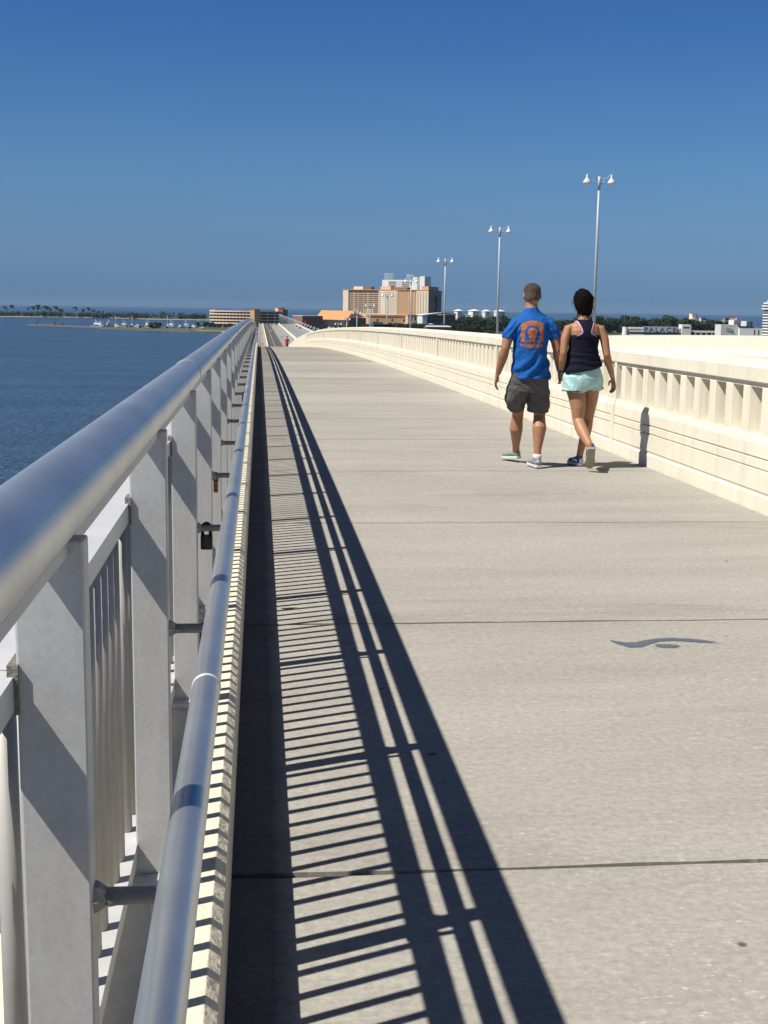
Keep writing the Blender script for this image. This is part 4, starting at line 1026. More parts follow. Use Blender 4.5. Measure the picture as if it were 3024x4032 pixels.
def make_tree(name, seed, Ht, W, m, n=560):
    rnd = random.Random(seed)
    lobes = []
    for i in range(9):
        a = rnd.uniform(0, 2 * pi); d = rnd.uniform(.15, .62) * W; zz = Ht * rnd.uniform(.20, .86); r = W * rnd.uniform(.26, .44)
        lobes.append(((d * cos(a), d * sin(a), zz), (r, r, r * rnd.uniform(.6, .85))))
    lobes.append(((0, 0, Ht * .72), (W * .5, W * .5, Ht * .26)))
    mb = MB(); leaves(mb, rnd, lobes, n, .075 * Ht)
    crown = mb
    tr = MB(); tr.tube([(0, 0, -.5), (.1, 0, Ht * .25), (0, .1, Ht * .6)], [.04 * Ht, .028 * Ht, .012 * Ht], 8)
    for c, r in lobes[:5]: tr.tube([(0, 0, Ht * .28), tuple(Vector(c) * .6 + Vector((0, 0, Ht * .15))), c], [.018 * Ht, .012 * Ht, .005 * Ht], 6)
    return crown, tr
TREES = {}
def tree(kind, loc, label, group, scale=1.0, rot=0.0):
    if kind not in TREES:
        seed, Ht, W, m = kind
        crown, tr = make_tree('tree', seed, Ht, W, m)
        t = thing('tree', label, 'tree', loc, group)
        obj('crown', crown, M[m], t, world=False, recalc=False); obj('trunk', tr, M['trunk'], t, world=False)
        TREES[kind] = t
    else:
        t = dup(TREES[kind], loc)
    t.location = loc; t['label'] = label; t['group'] = group; t.scale = (scale, scale, scale); t.rotation_euler = (0, 0, rot)
    return t
K = [(11, 11, 7.5, 'leaf'), (12, 12, 8.5, 'leaf2'), (13, 10, 7, 'leaf'), (14, 13, 9.5, 'leaf'), (15, 9, 6.5, 'leaf2'), (16, 11, 9, 'leaf')]
rt = random.Random(21)
def row(x0, x1, y0, y1, n, hs, label, group):
    for i in range(n):
        x = x0 + (x1 - x0) * (i + rt.uniform(-.3, .3)) / max(1, n - 1); y = y0 + (y1 - y0) * rt.random()
        k = rt.choice(K); tree(k, (x, y, GZ - .2), label, group, rt.uniform(hs[0], hs[1]) / k[1], rt.uniform(0, 6.28))
row(118, 205, 1470, 1520, 22, (6.5, 10), 'tree in the low dark hedge-like row in front of the peach podium', 'trees before the podium')
row(60, 112, 1440, 1470, 10, (5, 7), 'small tree under the orange roofed hall', 'trees before the orange hall')
row(168, 250, 1330, 1370, 18, (7, 12), 'dark tree in the clump before the dark glass building', 'trees before the glass building')
row(236, 300, 1440, 1540, 22, (14, 20), 'tall dark tree between the glass building and the white towers', 'trees before the white towers')
row(300, 385, 1420, 1540, 26, (12, 17), 'dark tree in the wood behind the man and woman', 'trees behind the couple')
row(385, 515, 1420, 1540, 38, (14, 22), 'big dark oak in the wood behind the casino sign', 'trees behind the casino sign')
row(505, 570, 1440, 1540, 18, (13, 19), 'dark tree right of the casino sign building', 'trees right of the sign building')
row(640, 760, 1800, 1860, 9, (8, 12), 'dark tree in the far right wood', 'trees at the far right')
row(655, 690, 1560, 1600, 5, (14, 18), 'dark tree close to the round striped tower', 'trees by the striped tower')
row(-72, -55, 1520, 1560, 3, (6, 8), 'dark bushy tree at the left foot of the parking garage', 'trees at the garage foot')
row(-60, 12, 1500, 1540, 13, (4, 6.5), 'low tree along the foot of the parking garage', 'shrubby trees along the garage')
tree(K[3], (-112, 1415, GZ - .6), 'round dark tree alone on the grass spit', 'tree on the spit', .68)
tree(K[0], (-119, 1420, GZ - .6), 'smaller dark tree leaning on the round one on the spit', 'second tree on the spit', .6)

# island pines
def make_pine(seed, Ht):
    rnd = random.Random(seed); mb = MB(); tr = MB(); lean = rnd.uniform(-.6, .6)
    tr.tube([(0, 0, -.5), (lean * .4, 0, Ht * .5), (lean, 0, Ht * .93)], [.30, .24, .14], 8)
    lobes = []
    for i in range(rnd.randint(4, 6)):
        a = rnd.uniform(0, 6.28); d = rnd.uniform(.2, 3.4); z = Ht * rnd.uniform(.74, .97); r = rnd.uniform(1.9, 3.4)
        c = (lean + d * cos(a), d * sin(a), z); lobes.append((c, (r, r, r * .55))); tr.tube([(lean * .8, 0, z - 1.5), c], [.12, .05], 5)
    leaves(mb, rnd, lobes, 190, 1.0, .2); return mb, tr
pines = []
for s in range(5):
    a, b = make_pine(s + 40, 20 + s % 3); pines.append((a, b))
PX = [(-515, 19), (-507, 22), (-465, 19), (-458, 20), (-453, 20), (-445, 23), (-437, 21), (-432, 21), (-428, 21), (-424, 17), (-417, 21), (-411, 20), (-407, 17), (-404, 15), (-399, 13), (-375, 20), (-362, 16), (-357, 15), (-347, 19), (-342, 15), (-334, 15), (-328, 13), (-321, 14), (-186, 14), (-166, 13), (-155, 12)]
protos = {}
for i, (x, h_) in enumerate(PX):
    s = i % 5; y = 2640 + 25 * sin(i * 2.1)
    if x > -200: y = 2500
    lb = 'tall island pine standing alone at the left edge' if i in (0, 1) else ('lone thin pine with a small crown between the two pine groups' if x == -375 else ('island pine at the left of the garage' if x > -200 else ('tall pine in the left island group' if x < -390 else 'leaning pine in the right island group')))
    if s in protos: t = dup(protos[s])
    else:
        t = thing('pine_tree', lb, 'pine tree', (0, 0, 0), 'pines on the island'); obj('crown', pines[s][0], M['pine'], t, world=False, recalc=False); obj('trunk', pines[s][1], M['trunk'], t, world=False); protos[s] = t
    t.location = (x, y, GZ - .6); t['label'] = lb; k = h_ / (20 + s % 3); t.scale = (k, k, k)
# scrub wood on the island: one mass
mb = MB(); rnd = random.Random(9)
for i in range(230):
    x = rnd.uniform(-620, -20); y = rnd.uniform(2610, 2700) if x < -320 else rnd.uniform(2500, 2560)
    h_ = rnd.uniform(6.5, 11.5) * (1.25 if -470 < x < -400 else 1) ; h_ += 2 if x > -300 else 0
    leaves(mb, rnd, [((x, y, GZ + h_ * .45), (rnd.uniform(4, 7), 4, h_ * .55))], 46, 1.25, .3)
tag(obj('island_scrub', mb, M['pine'], recalc=False), 'dark low scrub wood covering the island', 'scrub wood', kind='stuff')

# ---------------------------------------------------------------- buildings
def rotated(loc, ang):
    c, s = cos(ang), sin(ang)
    return lambda x, y: (loc[0] + x * c - y * s, loc[1] + x * s + y * c)
class Bld:
    """a building turned by ang about its front-left corner; local x runs along the front, y goes back"""
    def __init__(s, name, label, cat, loc, ang, group=None, sx=1.0):
        s.sx = sx
        s.t = thing(name, label, cat, (loc[0], loc[1], GZ), group); s.loc = loc; s.T = rotated(loc, ang); s.ang = ang; s.nwin = 0; s.rest = MB()
    def bx(s, mb, x0, x1, y0, y1, z0, z1, mi=0):
        P = [s.T(x * s.sx, y) for x, y in ((x0, y0), (x1, y0), (x1, y1), (x0, y1))]; mb.prism(P, z0, z1, mi); return mb
    def part(s, nm, m, *boxes, parent=None):
        mb = MB()
        for b in boxes: s.bx(mb, *b)
        return obj(nm, mb, m, parent or s.t)
    def win(s, m, x0, x1, z0, z1, side='front', depth=.25, nm='window', y=0.0):
        b = (x0, x1, y - .12, y + depth, z0, z1) if side == 'front' else (y - depth, y + .12, x0, x1, z0, z1)
        if s.nwin < 100: s.part(nm, m, b); s.nwin += 1
        else: s.bx(s.rest, *b)
    def done(s, m, nm='window_field'):
        if s.rest.v: o = obj(nm, s.rest, m, s.t); o['kind'] = 'stuff'

# parking garage
g = Bld('parking_garage', 'pale open-deck parking garage with a curved left wing and ochre stair tower', 'parking garage', (-11.5, 1616), 0)
def arc(k): 
    t = k / 12; return (-11.5 - 52 * t, 1616 + 26 * t * t)
lev = [-20.0, -16.3, -12.4, -8.6, -4.9]
for zi, z in enumerate(lev):
    mb = MB()
    for k in range(12):
        a, b = arc(k), arc(k + 1); mb.prism([a, (a[0] + 2, a[1] + 30), (b[0] + 2, b[1] + 30), b], z - .25, z); mb.prism([(a[0], a[1] - .15), (a[0], a[1] + .15), (b[0], b[1] + .15), (b[0], b[1] - .15)], z - .5, z + 1.0)
    obj('parking_deck', mb, M['garage'], g.t)
for k in range(0, 13, 1):
    a = arc(k); mb = MB(); mb.box(a[0] - .25, a[0] + .25, a[1] - .1, a[1] + .6, GZ, -4.5); obj('column', mb, M['garage'], g.t)
mb = MB(); mb.prism([(-61, 1660), (-61, 1655), (-10, 1640), (-10, 1660)], GZ, -5); obj('rear_wall', mb, M['recess'], g.t)
mb = MB(); a = arc(12); mb.box(a[0] - .2, a[0] + 6.5, a[1] - .4, a[1] + 6, -8, -3.2); obj('corner_block', mb, M['garage'], g.t)
mb = MB(); mb.prism([(-11.6, 1611), (-6.0, 1608.5), (1.2, 1613.5), (-2, 1626), (-11, 1624)], GZ, -2.0); obj('stair_tower', mb, M['orange'], g.t)
mb = MB(); mb.prism([(-11.8, 1610.7), (-6.0, 1608.2), (1.4, 1613.3), (-2, 1626.3), (-11.2, 1624.3)], -2.0, -1.5); obj('tower_cap', mb, M['redroof'], g.t)
# its shaded right wing
w = Bld('garage_wing', 'dark shaded wing of open parking decks right of the ochre stair tower', 'parking garage', (1.2, 1614), radians(34))
for z in [-19.6, -15.8, -12.0, -8.2, -5.0]: w.part('parking_deck', M['garage'], (0, 34, 0, 18, z - .3, z), (0, 34, -.15, .15, z - .45, z + .95))
for x in (0, 11.3, 22.6, 34): w.part('column', M['garage'], (x - .4, x + .4, -.05, .6, GZ, -4.5))
w.part('rear_wall', M['recess'], (0, 34, 18, 18.5, GZ, -5))
w.part('stair_tower', M['brown'], (34.2, 42, -1, 8, GZ, -2.4))
w.part('tower_cap', M['redroof'], (34, 42.2, -1.2, 8.2, -2.4, -2.0))
b = Bld('rooftop_block', 'small ochre block on top of the parking garage', 'roof block', (24.0, 1636), radians(30)); b.part('wall', M['orange'], (0, 10.5, 0, 7, GZ, .2)); b.part('roof', M['redroof'], (-.2, 10.7, -.2, 7.2, .2, .6))
b = Bld('brown_hall', 'low brown hall left of the orange roof', 'hall', (51.5, 1520), radians(26)); b.part('wall', M['brown'], (0, 28, 0, 25, GZ, -9)); b.part('roof', M['palepeach'], (-.3, 28.3, -.3, 25.3, -9, -8.4)); b.part('entrance', M['redroof'], (3, 7, -1.2, 0, GZ, -14))
# orange roofed hall: hipped roof seen from its lit side
hl = thing('orange_roof_hall', 'hall with a big sloping orange roof left of the hotel', 'hall', (92, 1560, GZ))
mb = MB(); mb.prism([(69, 1548), (104, 1540), (128, 1575), (92, 1590)], GZ, -13.2); obj('wall', mb, M['palepeach'], hl)
e = [(67, 1545, -12.6), (105, 1536, -13.2), (131, 1578, -9.5), (90, 1593, -9.5)]; rg = [(77, 1571, -1.8), (116, 1562, -2.2)]
mb = MB(); mb.add(e + rg, [(0, 1, 5, 4), (1, 2, 5), (2, 3, 4, 5), (3, 0, 4), (3, 2, 1, 0)]); obj('roof', mb, M['orangeroof'], hl)
mb = MB(); mb.prism([(104.5, 1538), (108, 1537), (133, 1578), (130, 1580)], GZ, -10.5); obj('side_wall', mb, M['brown'], hl)
# hotel tower
HT = Bld('hotel_tower', 'wide peach hotel tower with a balconied left half and a dark end wall', 'hotel', (118.5, 1800), radians(-30), sx=1.07)
zt = 26.5
for q in ((0, 8, 0, 22, GZ, zt), (52, 79, 0, 22, GZ, zt + .2), (106, 122.5, 0, 22, GZ, zt + .2)): HT.part('wall', M['palepeach'], q)
HT.part('balcony_wing', M['peach'], (8, 52, 1.2, 22, GZ, zt - .2))
HT.part('ochre_bay', M['orange'], (79, 106, .6, 22, GZ, zt))
HT.part('parapet', M['orangeroof'], (-.3, 122.8, -.35, 22, zt + .2, zt + 1.1))
mb = MB(); p = [HT.T(131, .1), HT.T(131.6, .1), HT.T(131.6, 48), HT.T(112, 48), HT.T(112, 22), HT.T(131, 22)]; mb.prism(p, GZ, zt + .4); obj('end_wall', mb, mat('dark end wall', (.30, .25, .23), .8), HT.t)
mb = MB(); ax = Vector((*HT.T(131.6, 0), 0)); bx_ = Vector((*HT.T(131.6, 48), 0)); d = (bx_ - ax); nrm = Vector((d.y, -d.x, 0)).normalized() * .15
def wp(t, z): q = ax + d * t + nrm; return (q.x, q.y, z)
poly = [(.50, -8), (.58, -9), (.62, 0), (.68, 6), (.66, 12), (.70, 16), (.64, 19.5), (.50, 20), (.40, 16), (.42, 11.5), (.52, 10), (.50, 4), (.42, -2)]
mb.add([wp(t, z) for t, z in poly], [tuple(range(len(poly)))]); obj('wall_mural', mb, mat('mural wine red', (.10, .03, .05), .8), HT.t, recalc=False)
HT.part('roof_block', M['palepeach'], (14, 27.5, 4, 16, zt + 1, zt + 5.2)); HT.part('roof_block', M['brown'], (27.5, 39, 5, 16, zt + 1, zt + 5.0))
HT.part('roof_block', M['peach'], (53, 68, 4, 16, zt + 1, zt + 5.8)); HT.part('roof_block', M['brown'], (68, 90, 6, 18, zt + 1, zt + 4.6)); HT.part('roof_block', M['orange'], (112, 121.5, 3, 16, zt + 1, zt + 6)); HT.part('roof_block', M['greybld'], (115, 121.5, 16.2, 40, zt + .5, zt + 5.6))
for r_ in range(11):                                   # balcony recesses with slab edges between
    z = 23.6 - r_ * 2.72
    for k, (x0, x1) in enumerate(((8.6, 15), (16, 21.5), (22, 29.5), (30, 35.5), (36.5, 43.5), (44, 51.4))):
        if r_ > 8 and k in (1, 3, 4): 
            for q in (.25, .65): HT.win(M['darkwin'], x0 + (x1 - x0) * q - .6, x0 + (x1 - x0) * q + .6, z - 1.2, z + .5, y=1.2)
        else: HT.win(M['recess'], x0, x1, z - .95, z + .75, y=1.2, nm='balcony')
for r_ in range(11):
    z = 23.3 - r_ * 2.72
    for x in (54, 62.5, 66, 69.5, 73.2, 77): HT.win(M['darkwin'], x - .70, x + .70, z - .55, z + .6)
    for x in (81, 84.8, 88.6, 92.4, 96.5, 100.2, 104): HT.win(M['darkwin'], x - .70, x + .70, z - .55, z + .6, y=.6)
    for x in (108.3, 112, 115.8, 119.6): HT.win(M['darkwin'], x - .70, x + .70, z - .55, z + .6)
HT.done(M['darkwin'])
# white hotel behind
WH = Bld('white_hotel', 'white hotel block with two roof towers behind the peach hotel', 'hotel', (193.5, 2000), radians(-30), sx=1.07)
WH.part('wall', M['white'], (0, 55, 0, 20, GZ, 46.0))
WH.part('roof_tower', M['white'], (50, 57, -2, 18, GZ, 50.3)); WH.part('roof_tower', M['white'], (62, 69.5, -4, 22, GZ, 51.6))
for r_ in range(5):
    z = 43 - r_ * 3
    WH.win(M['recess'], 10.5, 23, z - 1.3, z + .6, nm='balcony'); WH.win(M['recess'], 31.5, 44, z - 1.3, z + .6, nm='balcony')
    for x in (25.5, 28.8, 46.5, 50): WH.win(M['darkwin'], x - .7, x + .7, z - 1, z + .5)
for x0, x1, z1, m in ((3.7, 18, 56.3, 'white'), (39.5, 50, 54.7, 'white')):
    mb = MB(); bb = WH.loc
    for k in range(7): x = bb[0] + x0 + (x1 - x0) * k / 6; mb.tube([(x, bb[1] + 3, 46.4), (x, bb[1] + 3, z1)], .14, 5)
    for k in range(5): z = 47.5 + (z1 - 47.5) * k / 4; mb.tube([(bb[0] + x0, bb[1] + 3, z), (bb[0] + x1, bb[1] + 3, z)], .16, 5, ref=(0, 1, 0))
    obj('roof_lattice', mb, M[m], WH.t)
# podium
PD = Bld('hotel_podium', 'low ochre podium hall at the foot of the hotel', 'hall', (142.6, 1650), 0)
PD.part('wall', M['orange'], (0, 50, 0, 40, GZ, -8.6)); PD.part('roof', M['orangeroof'], (-.6, 51, -.6, 40, -8.6, -6.6))
for x in (11.5, 31, 46.5): PD.win(M['darkwin'], x - 1, x + 1, -15, -12)
PD2 = Bld('peach_annex', 'small peach annex between podium and glass building', 'hall', (193, 1640), radians(10)); PD2.part('wall', M['peach'], (0, 34, 0, 30, GZ, -6.6)); PD2.part('roof', M['orangeroof'], (-.4, 34.4, -.4, 30, -6.6, -5.8))
for x in (4, 10): PD2.win(M['darkwin'], x - 1, x + 1, -13, -9)
# dark glass building with sloping white roof
GB = thing('glass_building', 'dark glass building under a sloping white roof right of the hotel', 'building', (197, 1400, GZ))
mb = MB(); mb.prism([(186, 1396), (214, 1403), (214, 1440), (186, 1440)], GZ, -5.2); gl = obj('glass_wall', mb, M['glass'], GB)
mb = MB()
for z in (-9, -13): mb.prism([(186.2, 1395.7), (214, 1402.7), (214, 1402.4), (186.2, 1395.4)], z, z + .3)
for k in range(8): x = 187 + 3.6 * k; mb.box(x - .1, x + .1, 1395.4 + (x - 186) * .25, 1395.9 + (x - 186) * .25, GZ, -5.2)
obj('mullions', mb, M['greybld'], gl)
mb = MB(); mb.add([(179.5, 1392, -4.9), (202, 1393, -1.7), (215, 1401, -2.8), (215, 1442, -2.8), (179.5, 1442, -4.9), (179.5, 1392, -5.6), (202, 1393, -2.5), (215, 1401, -3.6), (215, 1442, -3.6), (179.5, 1442, -5.6)],
       [(0, 1, 2, 3, 4), (9, 8, 7, 6, 5), (0, 5, 6, 1), (1, 6, 7, 2), (2, 7, 8, 3), (3, 8, 9, 4), (4, 9, 5, 0)]); obj('roof', mb, M['white'], GB)
mb = MB(); mb.prism([(180.2, 1393.5), (186, 1395.2), (186, 1439), (180.2, 1439)], GZ, -5.5); obj('end_wall', mb, M['white'], GB)
ANX = Bld('orange_annex', 'low dark annex with an orange roof right of the glass building', 'building', (211, 1450), radians(12)); ANX.part('wall', M['glass'], (0, 16, 0, 20, GZ, -5)); ANX.part('roof', M['orangeroof'], (-.4, 16.6, -.4, 20, -5, -3.2))
# four white towers
def cap_tower(x, w, zt, zb, label, wd=None):
    b = Bld('white_tower', label, 'tower', (x, 1900), radians(26), 'white towers with pale hipped caps')
    b.part('wall', M['palewall'], (0, w, 0, w, GZ, zt - 1.6))
    mb = MB(); pts = [b.T(-.8, -.8), b.T(w + .8, -.8), b.T(w + .8, w + .8), b.T(-.8, w + .8)]; c = b.T(w / 2, w / 2)
    mb.add([(*p, zt - 1.6) for p in pts] + [(*p, zt - 1.0) for p in pts] + [(*c, zt + 1.4)], [(0, 1, 5, 4), (1, 2, 6, 5), (2, 3, 7, 6), (3, 0, 4, 7), (4, 5, 8), (5, 6, 8), (6, 7, 8), (7, 4, 8), (3, 2, 1, 0)]); obj('roof', mb, M['white'], b.t)
    for k in range(3): b.win(M['darkwin'], w * .62, w * .78, zt - 5 - 3.4 * k, zt - 3.4 - 3.4 * k)
    return b
cap_tower(299.5, 9, .6, 0, 'first and slimmest of the four white capped towers, by the glass building')
cap_tower(323, 12, .8, 0, 'widest white capped tower, left of the lamp pole')
cap_tower(342, 9.5, .5, 0, 'white capped tower half sunk behind trees, just left of the lamp pole')
cap_tower(362.5, 12, .7, 0, 'white capped tower right of the lamp pole, nearest the man')
b = Bld('white_link', 'low white block linking the first two capped towers', 'building', (309, 1905), 0); b.part('wall', M['palewall'], (0, 15, 0, 12, GZ, -6.6))
b.part('roof', M['white'], (-.3, 15.3, -.3, 12, -6.6, -6))
b = Bld('white_house', "white house roof among the trees at the woman's right shoulder", 'house', (386.5, 1446), radians(14)); b.part('wall', M['palewall'], (0, 10, 0, 9, GZ, -10.2))
mb = MB(); pts = [b.T(-.6, -.6), b.T(10.6, -.6), b.T(10.6, 9.6), b.T(-.6, 9.6)]; r0, r1 = b.T(3, 4.5), b.T(7, 4.5)
mb.add([(*p, -10.2) for p in pts] + [(*r0, -8.0), (*r1, -8.0)], [(0, 1, 5, 4), (1, 2, 5), (2, 3, 4, 5), (3, 0, 4), (3, 2, 1, 0)]); obj('roof', mb, M['white'], b.t)
# casino sign building
PB = Bld('sign_building', 'long low white building carrying the PALACE sign', 'building', (402.5, 1350), radians(-2))
PB.part('wall', M['palewall'], (0, 69, 1.5, 30, GZ, -22)); PB.part('band', M['palewall'], (1, 60, .8, 28, -20.2, -18.4)); PB.part('band', M['palewall'], (1, 60, .8, 28, -17.4, -15.4)); PB.part('dark_slot', M['recess'], (1, 60, 1.2, 27, -18.4, -17.4)); PB.part('dark_slot', M['recess'], (1, 69, 1.6, 27, -22, -20.2))
mb = MB(); mb.loft([((399.5, 1353, GZ), 3.2, 3.2), ((399.5, 1353, -15.0), 3.2, 3.2)], 18, smooth=False); obj('round_end', mb, M['white'], PB.t)
PB.part('box', M['palewall'], (59, 69, -1, 12, GZ, -11.4)); PB.win(M['darkwin'], 60.5, 67.5, -15.5, -14, y=-1)
sg = PB.part('sign_panel', M['signblue'], (15.5, 53.5, -1.2, .6, -20.3, -14.0))
fc = bpy.data.curves.new('letters', 'FONT'); fc.body = 'PALACE'; fc.size = 6.9; fc.extrude = .12; fc.align_x = 'CENTER'; fc.space_character = 1.22; fc.resolution_u = 2
to = bpy.data.objects.new('tmp', fc); COL.objects.link(to); dg = bpy.context.evaluated_depsgraph_get(); dg.update()
lm = bpy.data.meshes.new_from_object(to.evaluated_get(dg)); bpy.data.objects.remove(to)
mb = MB(); cx = PB.T(34.5, -1.35)
xs_ = [v.co.x for v in lm.vertices]; kx = 35.0 / (max(xs_) - min(xs_))
mb.add([(cx[0] + v.co.x * kx, cx[1] + v.co.x * kx * math.tan(radians(-2)) - v.co.z, -19.55 + v.co.y) for v in lm.vertices], [tuple(p.vertices) for p in lm.polygons]); obj('letters', mb, M['lettergrey'], sg)
LB = Bld('low_arcade', 'long low pale roof with dark slots right of the PALACE sign', 'building', (472, 1352), 0); LB.part('wall', M['recess'], (0, 54, 1, 20, GZ, -20.6)); LB.part('roof', M['palewall'], (-.5, 54, 0, 20, -20.2, -18.4))
for k in range(9): LB.part('pier', M['palewall'], (k * 6.2, k * 6.2 + 1.5, .2, 1, GZ, -20.2))
# right cluster
b = Bld('white_store', 'white box hall with an arched gable behind the arcade roof', 'hall', (488, 1300), radians(6)); b.part('wall', M['palewall'], (0, 19, 0, 14, GZ, -10.5))
mb = MB(); n = 12; c = b.T(8, -.2); pts = [(c[0] + 7 * cos(pi * k / n), c[1], -17.5 + 3.4 * sin(pi * k / n)) for k in range(n + 1)]
mb.add([p for p in pts] + [(p[0], p[1] + .5, p[2]) for p in pts], [tuple(range(n + 1))] + [(i, n + 1 + i, n + 2 + i, i + 1) for i in range(n)]); obj('arched_gable', mb, M['greybld'], b.t)
b = Bld('white_block', 'tall white block with a red pyramid roof light on top', 'building', (505.5, 1310), radians(22)); b.part('wall', M['palewall'], (0, 10, 0, 8, GZ, -5.7))
mb = MB(); c = b.T(7, 4); mb.loft([((c[0], c[1], -5.7), 3.0, 3.0), ((c[0], c[1], -2.8), .1, .1)], 4, smooth=False); obj('roof_light', mb, M['redroof'], b.t)
b.part('dark_roof', M['recess'], (2, 17, -6, -1, -13.2, -12.0)); b.part('annex', M['palewall'], (2, 17, -6, -1, GZ, -13.2))
b = Bld('white_cube', 'small white cube beside the striped tower', 'building', (523.5, 1320), radians(24)); b.part('wall', M['palewall'], (0, 6, 0, 8, GZ, -6.8)); b.part('side_wall', M['greybld'], (6, 10, 1, 8, GZ, -6.9))
b = Bld('front_block', 'long pale front block with dark slits at the right edge', 'building', (507, 1296), 0); b.part('wall', M['white'], (0, 48, 0, 5, GZ, -14.3)); 
for x in (16.5, 21, 25.6): b.win(M['darkwin'], x - .6, x + .6, -21, -15.5)
b = Bld('pink_tower', 'pale pink roof tower rising from a long white block', 'tower', (666, 1900), radians(28)); b.part('wall', M['palepeach'], (0, 9, 0, 6, GZ, -.2)); b.part('side_wall', M['brown'], (9, 11, .4, 6, GZ, -.2)); b.part('base', M['palepeach'], (-1, 5, -2, 0, GZ, -5))
b = Bld('long_white_block', 'long white block at the foot of the pink tower', 'building', (650.5, 1895), 0); b.part('wall', M['palewall'], (0, 38, 0, 12, GZ, -9.4)); b.part('dark_slot', M['recess'], (1, 37, -.2, .1, -12.2, -11))
b = Bld('red_cap_block', 'small block with a red flat roof beside the pink tower', 'building', (677, 1892), 0); b.part('wall', M['palewall'], (0, 7.5, 0, 6, GZ, -5.8)); b.part('roof', M['redroof'], (-.3, 7.8, -.3, 6, -5.8, -5)); b.win(M['darkwin'], 1.2, 6.2, -9, -7)
b = Bld('grey_cap_tower', 'grey tower with a red cap and two dark openings', 'tower', (714.3, 1890), 0); b.part('wall', M['greybld'], (0, 8.4, 0, 7, GZ, -5.8)); b.part('roof', M['redroof'], (-.3, 8.7, -.3, 7, -5.8, -5)); b.win(M['darkwin'], 1.4, 6.8, -9.4, -7); b.win(M['darkwin'], 1.4, 6.8, -14, -11.6)
b = Bld('white_cap_block', 'white block with a thin red cap right of the grey tower', 'building', (726.6, 1900), 0); b.part('wall', M['palewall'], (0, 8, 0, 7, GZ, -5.2)); b.part('roof', M['redroof'], (-.2, 8.2, -.2, 7, -5.2, -4.6))
b = Bld('white_terrace', 'low white terrace behind the grey tower', 'building', (706, 1905), 0); b.part('wall', M['palewall'], (0, 26, 0, 8, GZ, -9.5)); b.part('dark_slot', M['recess'], (1, 25, -.2, .1, -12.5, -11.2))
# round striped tower
ST = thing('round_tower', 'round tower ringed by white balconies at the right edge', 'tower', (502, 1200, GZ))
mb = MB(); mb.loft([((502, 1200, GZ), 8.2, 8.2), ((502, 1200, 12.5), 8.2, 8.2)], 28, smooth=True); obj('core', mb, M['greybld'], ST)
for k in range(13):
    z = 10.8 - 2.75 * k; r = 10.8 if k in (1, 2) else 9.4
    mb = MB(); mb.loft([((502, 1200, z), r, r), ((502, 1200, z + 1.25), r, r)], 32, smooth=True); obj('balcony', mb, M['white'], ST)
mb = MB(); mb.loft([((502, 1200, 12), 6, 6), ((502, 1200, 14.6), 5.4, 5.4)], 20); mb.tube([(502, 1200, 14), (502, 1200, 18)], .2, 6); obj('roof_cap', mb, M['white'], ST)

# ---------------------------------------------------------------- pier, marina
PR_ = thing('breakwater_pier', 'long low concrete pier running out from the grass spit', 'pier', (-230, 1550, SEA))
a, b_ = Vector((-286, 1606)), Vector((-178, 1478)); d = (b_ - a).normalized(); n_ = Vector((-d.y, d.x))
mb = MB(); P = [a - n_ * 2, b_ - n_ * 2, b_ + n_ * 2, a + n_ * 2]; mb.prism([(p.x, p.y) for p in P], SEA - 1, SEA + 2.0); obj('pier_deck', mb, M['pierdeck'], PR_)
mb = MB()
for k in range(40): p = a + d * (k * 4.2); mb.box(p.x - .35, p.x + .35, p.y - 2.6, p.y - 2.0, SEA - 1, SEA + 1.4)
obj('fender_piles', mb, M['timber'], PR_)
mb = MB(); p = a + d * 40; q = a + d * 78; mb.prism([(p.x, p.y), (q.x, q.y), (q.x + 1.5, q.y + 1.2), (p.x + 1.5, p.y + 1.2)], SEA + 2, SEA + 3.6); obj('parapet', mb, M['timber'], PR_)
for x, y, lb in ((-273, 1592, 'dark mooring pile cluster at the outer end of the pier'), (-246, 1558, 'dark mooring pile cluster halfway along the pier')):
    t = thing('mooring_pile', lb, 'mooring pile', (x, y, SEA), 'mooring piles on the pier')
    for k in range(3): mb = MB(); mb.tube([(x + cos(k * 2.1) * .7, y + sin(k * 2.1) * .7, SEA - 1), (x + cos(k * 2.1) * .35, y + sin(k * 2.1) * .35, SEA + 7)], .55, 8); obj('pile', mb, M['timber'], t)
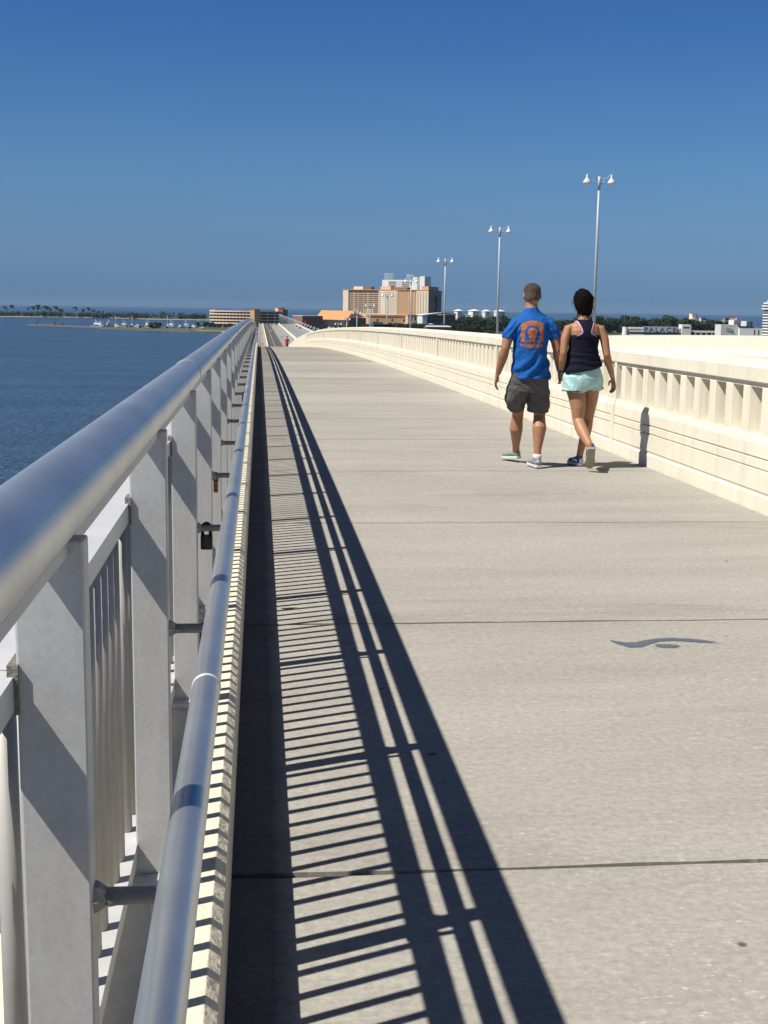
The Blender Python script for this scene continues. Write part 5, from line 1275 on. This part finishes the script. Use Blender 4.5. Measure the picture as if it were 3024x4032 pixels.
def make_boat(Lb, cabin, mast, m2):
    t = thing('boat', '', 'boat', (0, 0, 0), 'boats in the marina')
    W_ = Lb * .30; sec = [(-.5, .85, 1.0), (-.2, 1, 1.0), (.15, .95, 1.05), (.38, .6, 1.2), (.5, .03, 1.4)]
    mb = MB(); vs = []
    for s, w_, hz in sec: vs += [(-W_ / 2 * w_, s * Lb, hz), (-W_ / 2 * w_ * .6, s * Lb * .97, -.3), (W_ / 2 * w_ * .6, s * Lb * .97, -.3), (W_ / 2 * w_, s * Lb, hz)]
    fs = [(4 * j + i, 4 * j + (i + 1) % 4, 4 * j + 4 + (i + 1) % 4, 4 * j + 4 + i) for j in range(4) for i in range(4)] + [(3, 2, 1, 0), (16, 17, 18, 19)]
    mb.add(vs, fs); obj('hull', mb, M['white'], t, world=False)
    mb = MB(); mb.box(-W_ * .36, W_ * .36, -Lb * .25, Lb * .12, 1.0, 1.0 + cabin); cb = obj('cabin', mb, M['white'], t, world=False, bevel=.1)
    mb = MB(); mb.box(-W_ * .37, W_ * .37, -Lb * .2, Lb * .125, 1.3, 1.3 + cabin * .35); obj('window_band', mb, M['darkwin'], cb, world=False)
    mb = MB(); mb.box(-W_ * .4, W_ * .4, -Lb * .34, Lb * .08, 1.0 + cabin + .02, 1.25 + cabin); obj('roof', mb, M[m2], t, world=False)
    if mast:
        mb = MB(); mb.tube([(0, 0, 1), (0, 0, mast)], .12, 6); mb.tube([(0, 0, mast * .6), (W_ * .9, -Lb * .1, mast * .85)], .08, 6); mb.tube([(0, 0, mast * .6), (-W_ * .9, -Lb * .1, mast * .85)], .08, 6); obj('mast', mb, M['white'], t, world=False)
    return t
bt = [make_boat(14, 3.6, 9, 'white'), make_boat(10, 2.2, 0, 'boatblue'), make_boat(9, 2.4, 14, 'white'), make_boat(16, 4.2, 7, 'white')]
spots = [(-196, 1560, 3, 1.2), (-190, 1545, 0, .6), (-186, 1590, 0, 1.9), (-178, 1600, 2, .3), (-172, 1560, 1, .8), (-166, 1575, 0, 1.3), (-158, 1600, 2, .4), (-150, 1585, 1, 1.0), (-141, 1620, 0, .5), (-133, 1600, 1, 1.6), (-126, 1610, 3, .7), (-117, 1640, 2, .2), (-110, 1600, 0, 1.1), (-100, 1620, 1, .5), (-92, 1600, 0, 1.4), (-84, 1640, 1, .6), (-77, 1610, 0, 1.0), (-200, 1578, 0, 2.0)]
wf = set()
names = {0: 'white cabin boat', 1: 'low boat with a blue canopy', 2: 'white boat with a tall mast', 3: 'large white fishing boat'}
for i, (x, y, k, r) in enumerate(spots):
    if k in wf: o = dup(bt[k])
    else: o = bt[k]; wf.add(k)
    o.location = (x, y, SEA); o.rotation_euler = (0, 0, r)
    where = 'at the pier end of the marina' if x < -170 else ('behind the middle of the grass spit' if x < -125 else 'near the tree on the spit' if x < -95 else 'nearest the parking garage')
    o['label'] = '%s %s' % (names[k], where)
# vans and cars parked on the spit
cw = None
for i, (x, y, m) in enumerate([(-152, 1470, 'carwhite'), (-146, 1462, 'carsilver'), (-135, 1450, 'carwhite'), (-128, 1470, 'carwhite'), (-121, 1440, 'carsilver'), (-104, 1450, 'carwhite'), (-96, 1430, 'carwhite'), (-88, 1445, 'carsilver'), (-79, 1440, 'carwhite'), (-71, 1450, 'carwhite')]):
    lb = ('white van parked on the grass spit' if m == 'carwhite' else 'grey van parked on the grass spit') + (' left of its tree' if x < -112 else ' between its tree and the garage')
    car(lb, M[m], (x, y, GZ - .3), .4 + i, 5.6, 2.1, 2.7, True, 'vans parked on the spit')

# ---------------------------------------------------------------- sea air
hm = bpy.data.materials.new('sea haze'); hm.use_nodes = True; nt = hm.node_tree
nt.nodes.remove(nt.nodes['Principled BSDF'])
pv = nt.nodes.new('ShaderNodeVolumePrincipled'); pv.inputs['Color'].default_value = (.37, .54, .73, 1); pv.inputs['Density'].default_value = 3.0e-5; pv.inputs['Anisotropy'].default_value = 0.0
nt.links.new(pv.outputs[0], nt.nodes['Material Output'].inputs['Volume'])
mb = MB(); mb.box(-20000, 20000, -20000, 20000, SEA - 3, 62)
tag(obj('haze', mb, hm), 'thin blue sea haze over the bay', 'haze', kind='stuff')
